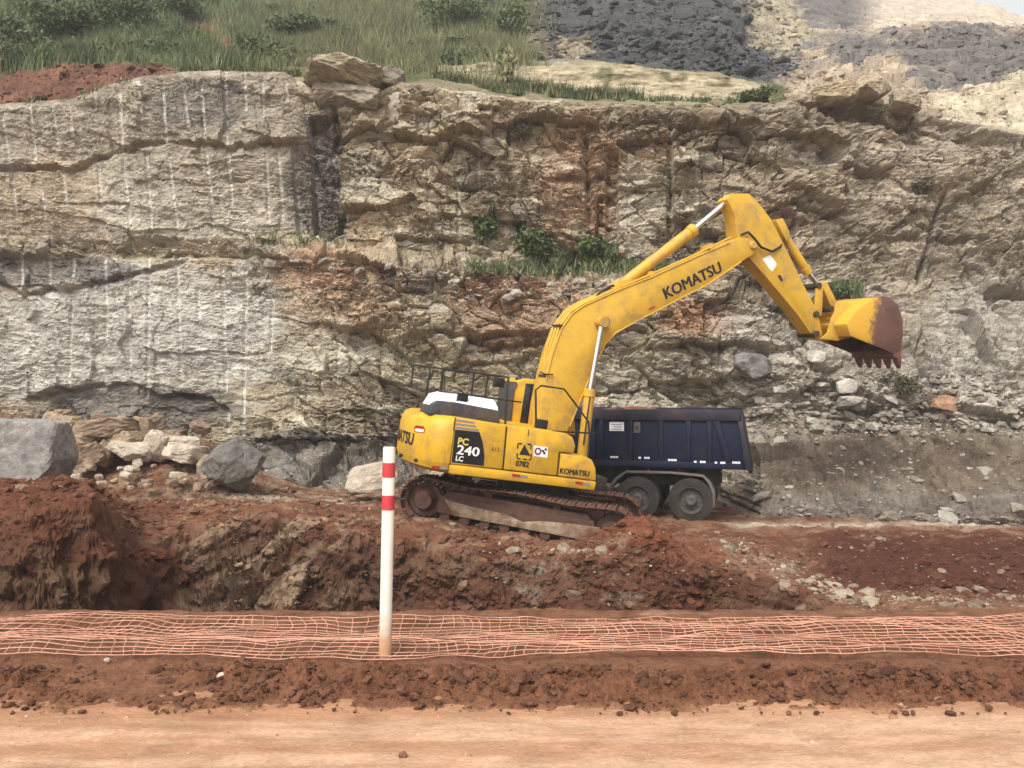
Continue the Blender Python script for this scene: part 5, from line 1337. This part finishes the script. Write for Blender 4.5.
# ================================================================== plants
M_LEAF, nt, b = base_mat('leaf')
at = nt.nodes.new('ShaderNodeAttribute'); at.attribute_name = 'albedo'; nt.links.new(at.outputs['Color'], b.inputs['Base Color'])
b.inputs['Roughness'].default_value = 0.65; b.inputs['Specular IOR Level'].default_value = 0.25
M_STEM = plain_mat('plant_stem', (0.10, 0.075, 0.045), 0.9)
def blades(P, H, W, lean, cols):
    """bent grass blades: two triangles' worth of tapered strip each"""
    n = len(P); a = RNG.uniform(0, 6.28, n); dx = np.cos(a); dy = np.sin(a)
    la = RNG.uniform(0, 6.28, n); lx = np.cos(la) * lean; ly = np.sin(la) * lean
    w = W[:, None]
    side = np.stack([dx, dy, 0 * dx], 1) * w
    up = np.stack([0 * H, 0 * H, H], 1); ln = np.stack([lx, ly, 0 * lx], 1) * H[:, None]
    v0 = P - side; v1 = P + side; v2 = P + up * 0.55 + ln * 0.3 + side * 0.7; v3 = P + up * 0.55 + ln * 0.3 - side * 0.7; v4 = P + up + ln
    V = np.stack([v0, v1, v2, v3, v4], 1).reshape(-1, 3)
    b5 = np.arange(n)[:, None] * 5
    Fc = np.concatenate([b5 + np.array([0, 1, 2]), b5 + np.array([0, 2, 3]), b5 + np.array([3, 2, 4])], 0)
    return V, Fc, np.repeat(cols, 5, 0)
G1 = np.array([0.072, 0.100, 0.040]); G2 = np.array([0.135, 0.170, 0.070]); DRY = np.array([0.30, 0.25, 0.13])
def grass_cols(n, dry=0.2, dark=0.0):
    t = RNG.uniform(0, 1, n)[:, None]; c_ = G1 * (1 - t) + G2 * t
    d_ = (RNG.uniform(0, 1, n) < dry)[:, None]; return np.where(d_, DRY * RNG.uniform(0.6, 1.1, (n, 1)), c_) * (1 - dark)
def hill_points(px, Y):
    yc = crest_depth(px) + 0.55; py = hill_py(px, Y); Yr = np.where(Y < 33, yc + (Y - 25.2) * (33 - yc) / 7.8, Y)
    return np.stack([(px - CX) / F * Yr, Yr, CAMZ + (HY - py) / F * Yr], 1)
n_ = 120000
px_ = RNG.uniform(-60, 560, n_); Yp = RNG.uniform(30.5, 56, n_)
dens = 0.25 + 0.75 * sstep(-0.25, 0.35, fbm(px_ / 45, Yp / 3.5, 701, 4))
dens *= np.where(px_ < 180, sstep(31.0, 32.2, Yp), sstep(30.5, 32.0, Yp)) * sstep(560, 480, px_) * (1 - 0.9 * np.exp(-((px_ - (222 - 4 * (Yp - 38))) / 28) ** 2) * sstep(33, 35, Yp) * sstep(47, 45, Yp)) * (1 - 0.55 * sstep(330, 400, px_) * sstep(40, 36, Yp))
k_ = RNG.uniform(0, 1, n_) < dens; px_, Yp = px_[k_], Yp[k_]
P = hill_points(px_, Yp); tall = sstep(-0.4, 0.5, fbm(px_ / 60, Yp / 5, 703, 3))
H = RNG.uniform(0.25, 0.6, len(P)) + 0.75 * tall * RNG.uniform(0.4, 1.0, len(P))
gc = grass_cols(len(P), 0.10) * (0.75 + 0.5 * sstep(-0.5, 0.5, fbm(px_ / 30, Yp / 3, 705, 3)))[:, None]
hz = sstep(200, 330, px_)[:, None] * 0.35; gc = gc * (1 - hz) + DRY * 0.75 * hz
V, Fc, Cc = blades(P, H, RNG.uniform(0.012, 0.03, len(P)), 0.35, gc)
tag(link('grass', np_mesh('grass', V, Fc, Cc), M_LEAF), 'tall green grass covering the slope above the rock face', 'grass', kind='stuff')
# low scrub growing through the grass: leafy mounds that read as one mass
nb = 230
bx_ = RNG.uniform(-40, 540, nb); by_ = RNG.uniform(33, 54, nb)
kk = fbm(bx_ / 70, by_ / 4, 711, 3) > -0.15 + 0.25 * sstep(180, 330, bx_)
kk &= np.abs(bx_ - (222 - 4 * (by_ - 38))) > 34
bx_, by_ = bx_[kk], by_[kk]; BP = hill_points(bx_, by_); nb = len(BP); per = 520
bs = RNG.uniform(0.35, 1.1, nb) * (0.7 + 0.5 * sstep(250, 100, bx_)); bi = np.repeat(np.arange(nb), per)
dd = RNG.normal(0, 1, (nb * per, 3)); dd /= np.linalg.norm(dd, axis=1, keepdims=True); rad = RNG.uniform(0.45, 1.0, nb * per)[:, None] * (1 + 0.35 * noise(dd[:, 0] * 3 + bi, dd[:, 2] * 3 + dd[:, 1] * 2, 713))[:, None]
Cn = BP[bi] + dd * rad * bs[bi][:, None] * np.array([1.15, 0.9, 0.75]) + np.array([0, 0, 0.3]) * bs[bi][:, None]
u = RNG.normal(0, 1, Cn.shape); u[:, 2] += 0.7; u /= np.linalg.norm(u, axis=1, keepdims=True); v = np.cross(u, RNG.normal(0, 1, Cn.shape)); v /= np.linalg.norm(v, axis=1, keepdims=True)
L = 0.085 * RNG.uniform(0.6, 1.5, len(Cn))[:, None]
V = np.stack([Cn - u * L, Cn + v * L * 0.4, Cn + u * L, Cn - v * L * 0.4], 1).reshape(-1, 3)
bt = RNG.uniform(0, 1, (nb, 1)); bc = np.array([0.050, 0.078, 0.042]) * (1 - bt) + np.array([0.135, 0.150, 0.058]) * bt
cc_ = bc[bi] * RNG.uniform(0.7, 1.3, (len(Cn), 1))
tag(link('undergrowth', np_mesh('undergrowth', V, np.arange(len(V)).reshape(-1, 4), np.repeat(cc_, 4, 0)), M_LEAF), 'leafy green scrub growing through the grass of the upper slope', 'undergrowth', kind='stuff')
# grass on the ledges
Ps = []; Hs = []; Ds = []
def tuft(px0, px1, py0, py1, n, h0, h1, on='wall', dry=0.25):
    for _ in range(n):
        a_ = RNG.uniform(px0, px1); b_ = RNG.uniform(py0, py1)
        if on == 'wall':
            p = wall_point(a_, b_); p.y -= 0.05
        else:
            p = hill_point(a_, on)
        Ps.append(p); Hs.append(RNG.uniform(h0, h1)); Ds.append(dry)
for a in ((470, 640, 262, 276, 230, 0.1, 0.35), (628, 700, 266, 284, 70, 0.15, 0.45), (825, 858, 288, 300, 130, 0.15, 0.4), (556, 620, 252, 272, 130, 0.15, 0.5), (255, 340, 232, 246, 40, 0.06, 0.2), (20, 250, 70, 104, 30, 0.05, 0.14)):
    tuft(*a)
tuft(500, 640, 0, 0, 330, 0.25, 0.7, 32.2, 0.2); tuft(430, 520, 0, 0, 160, 0.2, 0.5, 30.5, 0.5); tuft(640, 770, 0, 0, 120, 0.15, 0.4, 32.4, 0.5); tuft(180, 300, 0, 0, 160, 0.15, 0.45, 28.5, 0.4)
base = np.array([p[:] for p in Ps]); rep = 9
P = np.repeat(base, rep, 0) + RNG.normal(0, 0.09, (len(base) * rep, 3)) * np.array([1, 0.5, 0.3]); H = np.repeat(np.array(Hs), rep) * RNG.uniform(0.6, 1.1, len(P))
V, Fc, Cc = blades(P, H, RNG.uniform(0.018, 0.035, len(P)), 0.5, grass_cols(len(P), 0.22))
tag(link('ledge_grass', np_mesh('ledge_grass', V, Fc, Cc), M_LEAF), 'tufts of grass growing along the ledges of the rock face', 'grass', kind='stuff')

def shrub(px0, py0, w, h, p, label, cols=(G1, G2), n=900, leaf=0.07, group=None, upright=0.0, name='shrub'):
    """base point p; width and height in metres"""
    root = empty(name, p); tag(root, label, 'shrub', group)
    m = MB(); tips = []
    ns = 7
    for k in range(ns):
        a = 6.28 * k / ns + RNG.uniform(-0.4, 0.4); rr = RNG.uniform(0.15, 0.42) * w
        q = Vector((rr * math.cos(a), rr * math.sin(a) * 0.8, h * RNG.uniform(0.6, 0.92))); tips.append(q)
        m.tube([(0, 0, -0.1), q * 0.45 + Vector((0, 0, 0.1 * h)), q], [0.02 * (0.4 + w), 0.014 * (0.4 + w), 0.005], 5)
    m.build('stem', M_STEM, root)
    # leaves gathered in clumps round the stem ends
    nc = 16; cl = np.array([[*(tips[k % ns] * RNG.uniform(0.45, 1.0))] for k in range(nc)]) + RNG.normal(0, 1, (nc, 3)) * np.array([w * 0.12, w * 0.1, h * 0.08])
    ci = RNG.integers(0, nc, n); sp = RNG.normal(0, 1, (n, 3)) * np.array([w * 0.11, w * 0.10, h * 0.10]); Cn = cl[ci] + sp
    Cn[:, 2] = np.clip(Cn[:, 2], 0.0, h * 1.08)
    u = RNG.normal(0, 1, (n, 3)); u[:, 2] += upright; u /= np.linalg.norm(u, axis=1, keepdims=True); v = np.cross(u, RNG.normal(0, 1, (n, 3))); v /= np.linalg.norm(v, axis=1, keepdims=True)
    L = leaf * RNG.uniform(0.7, 1.4, n)[:, None]
    V = np.stack([Cn - u * L, Cn + v * L * 0.38, Cn + u * L, Cn - v * L * 0.38], 1).reshape(-1, 3); Fq = np.arange(n * 4).reshape(-1, 4)
    tone_ = (0.65 * RNG.uniform(0, 1, nc)[ci] + 0.35 * RNG.uniform(0, 1, n))[:, None]; cc_ = cols[0] * (1 - tone_) + cols[1] * tone_
    link('foliage', np_mesh('foliage', V, Fq, np.repeat(cc_, 4, 0)), M_LEAF, root)
    return root
def wall_shrub(px_, py_, w, h, label, **k):
    p = wall_point(px_, py_ + h * 0.5); p = pos(px_, py_ + h * 0.5, p.y - 0.25); s_ = p.y / F
    return shrub(px_, py_, w * s_, h * s_, p, label, **k)
DG = (np.array([0.045, 0.070, 0.022]), np.array([0.115, 0.148, 0.050])); OL = (np.array([0.075, 0.07, 0.04]), np.array([0.15, 0.13, 0.075]))
GB = 'shrubs rooted on the rock face'
wall_shrub(485, 224, 22, 40, 'narrow upright green shrub on the ledge of the rock face', cols=DG, n=3000, leaf=0.10, group=GB, upright=1.2)
wall_shrub(536, 239, 36, 34, 'round dense green bush on the ledge above the excavator', cols=DG, n=4500, leaf=0.10, group=GB)
wall_shrub(589, 250, 22, 24, 'small dark bush at the right end of the grassy ledge', cols=DG, n=2200, leaf=0.10, group=GB)
wall_shrub(521, 135, 20, 18, 'dull olive shrub high on the rock face below the cream bank', cols=OL, n=700, leaf=0.07, group=GB)
wall_shrub(919, 187, 22, 20, 'dull olive shrub at the top of the slanting dark crack', cols=OL, n=700, leaf=0.07, group=GB)
wall_shrub(906, 385, 26, 18, 'low olive shrub on the talus beneath the bucket', cols=OL, n=800, leaf=0.06, group=GB)
wall_shrub(838, 291, 24, 12, 'low bright green plant on the rock face right behind the bucket link', cols=(G1, G2 * 1.2), n=700, leaf=0.06, group=GB)
GH = 'shrubs on the slope above the wall'
def hill_shrub(px_, Y, wpx, hpx, label, **k):
    p = hill_point(px_, Y); s_ = p.y / F; p.z -= 0.1
    return shrub(0, 0, wpx * s_, hpx * s_, p, label, group=GH, **k)
hill_shrub(755, 32.0, 34, 18, 'low green bush at the right end of the cream bank', cols=DG, n=900, leaf=0.09)
hill_shrub(505, 32.0, 16, 44, 'tall thin reedy plant at the left end of the cream bank', cols=(G2, DRY), n=700, leaf=0.14, upright=3)
hill_shrub(70, 38, 70, 44, 'broad dark green bush near the left edge of the grassy slope', cols=DG, n=2600, leaf=0.12)
hill_shrub(128, 41, 66, 44, 'broad dark green bush above the red soil patch', cols=DG, n=2400, leaf=0.12)
hill_shrub(22, 34.5, 50, 36, 'pale green leafy bush cut by the left frame edge on the slope', cols=(G1, G2), n=1800, leaf=0.12)
hill_shrub(178, 45, 60, 34, 'dark bush at the top of the slope above the red gully', cols=DG, n=1800, leaf=0.12)
hill_shrub(300, 42, 54, 24, 'low green bush on the slope to the right of the red gully', cols=(G1, G2), n=1500, leaf=0.12)
hill_shrub(258, 36, 44, 22, 'low green bush at the foot of the slope behind the drilled crest', cols=(G1, G2), n=1300, leaf=0.12)
hill_shrub(455, 46, 60, 30, 'olive bush at the top of the slope beside the dark rock', cols=(G1, G2), n=1500, leaf=0.12)
hill_shrub(510, 44, 36, 40, 'pale leafy bush standing against the dark broken rock', cols=(G1, G2 * 1.1), n=1300, leaf=0.12)
hill_shrub(318, 33, 14, 10, 'tiny bush just behind the broad flat capping rock', cols=(G1, G2), n=300, leaf=0.08)
p = hill_point(353, 33.5)
o = MB().tube([(0, 0, -0.3), (0.12, 0, 0.75), (0.24, 0, 1.6)], [0.05, 0.045, 0.035], 8).build('wooden_stake', M_STEM)
o.location = p; tag(o, 'thin leaning wooden stake on the grassy slope above the capping rock', 'stake')

# ================================================================== striped post and safety net
M_POST, nt, b = base_mat('post_paint')
tc = nt.nodes.new('ShaderNodeTexCoord'); sp = nt.nodes.new('ShaderNodeSeparateXYZ'); nt.links.new(tc.outputs['Object'], sp.inputs[0])
nn = _noise(nt, tc.outputs['Object'], 9, 6, 0.7)
ma = nt.nodes.new('ShaderNodeMath'); ma.operation = 'MULTIPLY_ADD'; nt.links.new(nn, ma.inputs[0]); ma.inputs[1].default_value = 0.5; nt.links.new(sp.outputs[2], ma.inputs[2])
f_ = _ramp(nt, ma.outputs[0], [(0.30, (1, 1, 1)), (0.62, (0, 0, 0))])
c0 = _mixc(nt, (0.66, 0.63, 0.54), _ramp(nt, nn, [(0.3, (0.88, 0.88, 0.86)), (0.7, (1.05, 1.05, 1.05))]))
nt.links.new(_mixc(nt, c0, (0.50, 0.27, 0.14), f_, 'MIX'), b.inputs['Base Color']); b.inputs['Roughness'].default_value = 0.6
M_BAND = plain_mat('red_band', (0.50, 0.045, 0.05), 0.55, var=0.15, scale=12)
PY_ = 6.12
pb = pos(385, 658, PY_); pt_ = pos(389.3, 447, PY_)
post = empty('marker_post', pb); tag(post, 'white marker post with two red bands standing at the net', 'post')
ax = (pt_ - pb); hp = ax.length; post.rotation_euler = (0, math.atan2(ax.x, ax.z), 0)
rp = 0.047
MB().lathe([(0.0, hp), (rp - 0.006, hp), (rp, hp - 0.008), (rp, -0.25), (0.0, -0.25)][::-1], (0, 0, 0), 'z', 24).build('pole', M_POST, post)
for a_, b_ in ((462.5, 477), (495, 509.5)):
    z_a = (658 - b_) / 211 * hp; z_b = (658 - a_) / 211 * hp
    m = MB(); vs = []; fs = []
    for k in range(24):
        q = 2 * math.pi * k / 24
        for z_ in (z_a, z_b): vs.append(((rp + 0.0025) * math.cos(q), (rp + 0.0025) * math.sin(q), z_))
    fs = [(2 * k, (2 * k + 2) % 48, (2 * k + 3) % 48, 2 * k + 1) for k in range(24)]
    m.add(vs, fs); m.build('red_band', M_BAND, post)

M_NET = plain_mat('orange_net_plastic', (0.58, 0.29, 0.19), 0.6, var=0.3, scale=3, dirt=(0.32, 0.14, 0.08), dirt_amt=0.4)
def net_pt(u, v):
    """u along the road in metres, v across 0..1; the net lies crumpled on the shelf"""
    uu, vv = np.atleast_1d(np.asarray(u, float)), np.atleast_1d(np.asarray(v, float))
    uu, vv = np.broadcast_arrays(uu, vv)
    Y = 6.03 + 1.2 * vv + 0.05 * fbm(uu * 0.8, vv * 1.5, 801, 3) + 0.04 * np.sin(uu * 1.1) + 0.05 * sstep(-1, -4, uu)
    X = uu + 0.16 * fbm(uu * 0.6 + 4, vv * 1.3, 803, 3) + 0.10 * (vv - 0.5) * np.sin(uu * 0.9)
    Zg, _, _, _, _ = ground_z(X, Y)
    fold = 0.022 * (1 + fbm(uu * 1.6, vv * 3.0, 805, 3)) + 0.03 * np.clip(np.sin(vv * 9 + 1.5 * np.sin(uu * 0.8) + 0.6 * fbm(uu, vv, 807, 2)), 0, 1) - 0.03 * vv
    return np.stack([X, Y, Zg + 0.012 + fold], -1)
m = MB()
us = np.arange(-6.4, 6.6, 0.055)
NV = 17
for j in range(NV):
    v = j / (NV - 1)
    P_ = net_pt(us, v + 0.006 * np.sin(us * 7 + j)); m.tube(P_, 0.0044, 4)
for i, u in enumerate(np.arange(-6.4, 6.55, 0.098)):
    vs_ = np.linspace(0, 1, 26); P_ = net_pt(u + 0.02 * np.sin(vs_ * 6 + i), vs_); m.tube(P_, 0.0042, 4)
net = m.build('safety_net', M_NET, None, smooth=False)
tag(net, 'faded orange plastic safety net lying crumpled along the pit edge', 'net')

# ================================================================== thin haze in the air
hzm = bpy.data.materials.new('haze'); hzm.use_nodes = True
nt = hzm.node_tree; nt.nodes.clear()
ho = nt.nodes.new('ShaderNodeOutputMaterial'); pv = nt.nodes.new('ShaderNodeVolumePrincipled')
pv.inputs['Color'].default_value = (0.95, 0.95, 0.95, 1); pv.inputs['Density'].default_value = 0.0012
nt.links.new(pv.outputs[0], ho.inputs['Volume'])
haze = MB().box(-220, 220, -75, 165, -5, 100).build('haze', hzm, None, smooth=False)
tag(haze, 'thin pale haze in the air over the quarry', 'haze', kind='stuff')
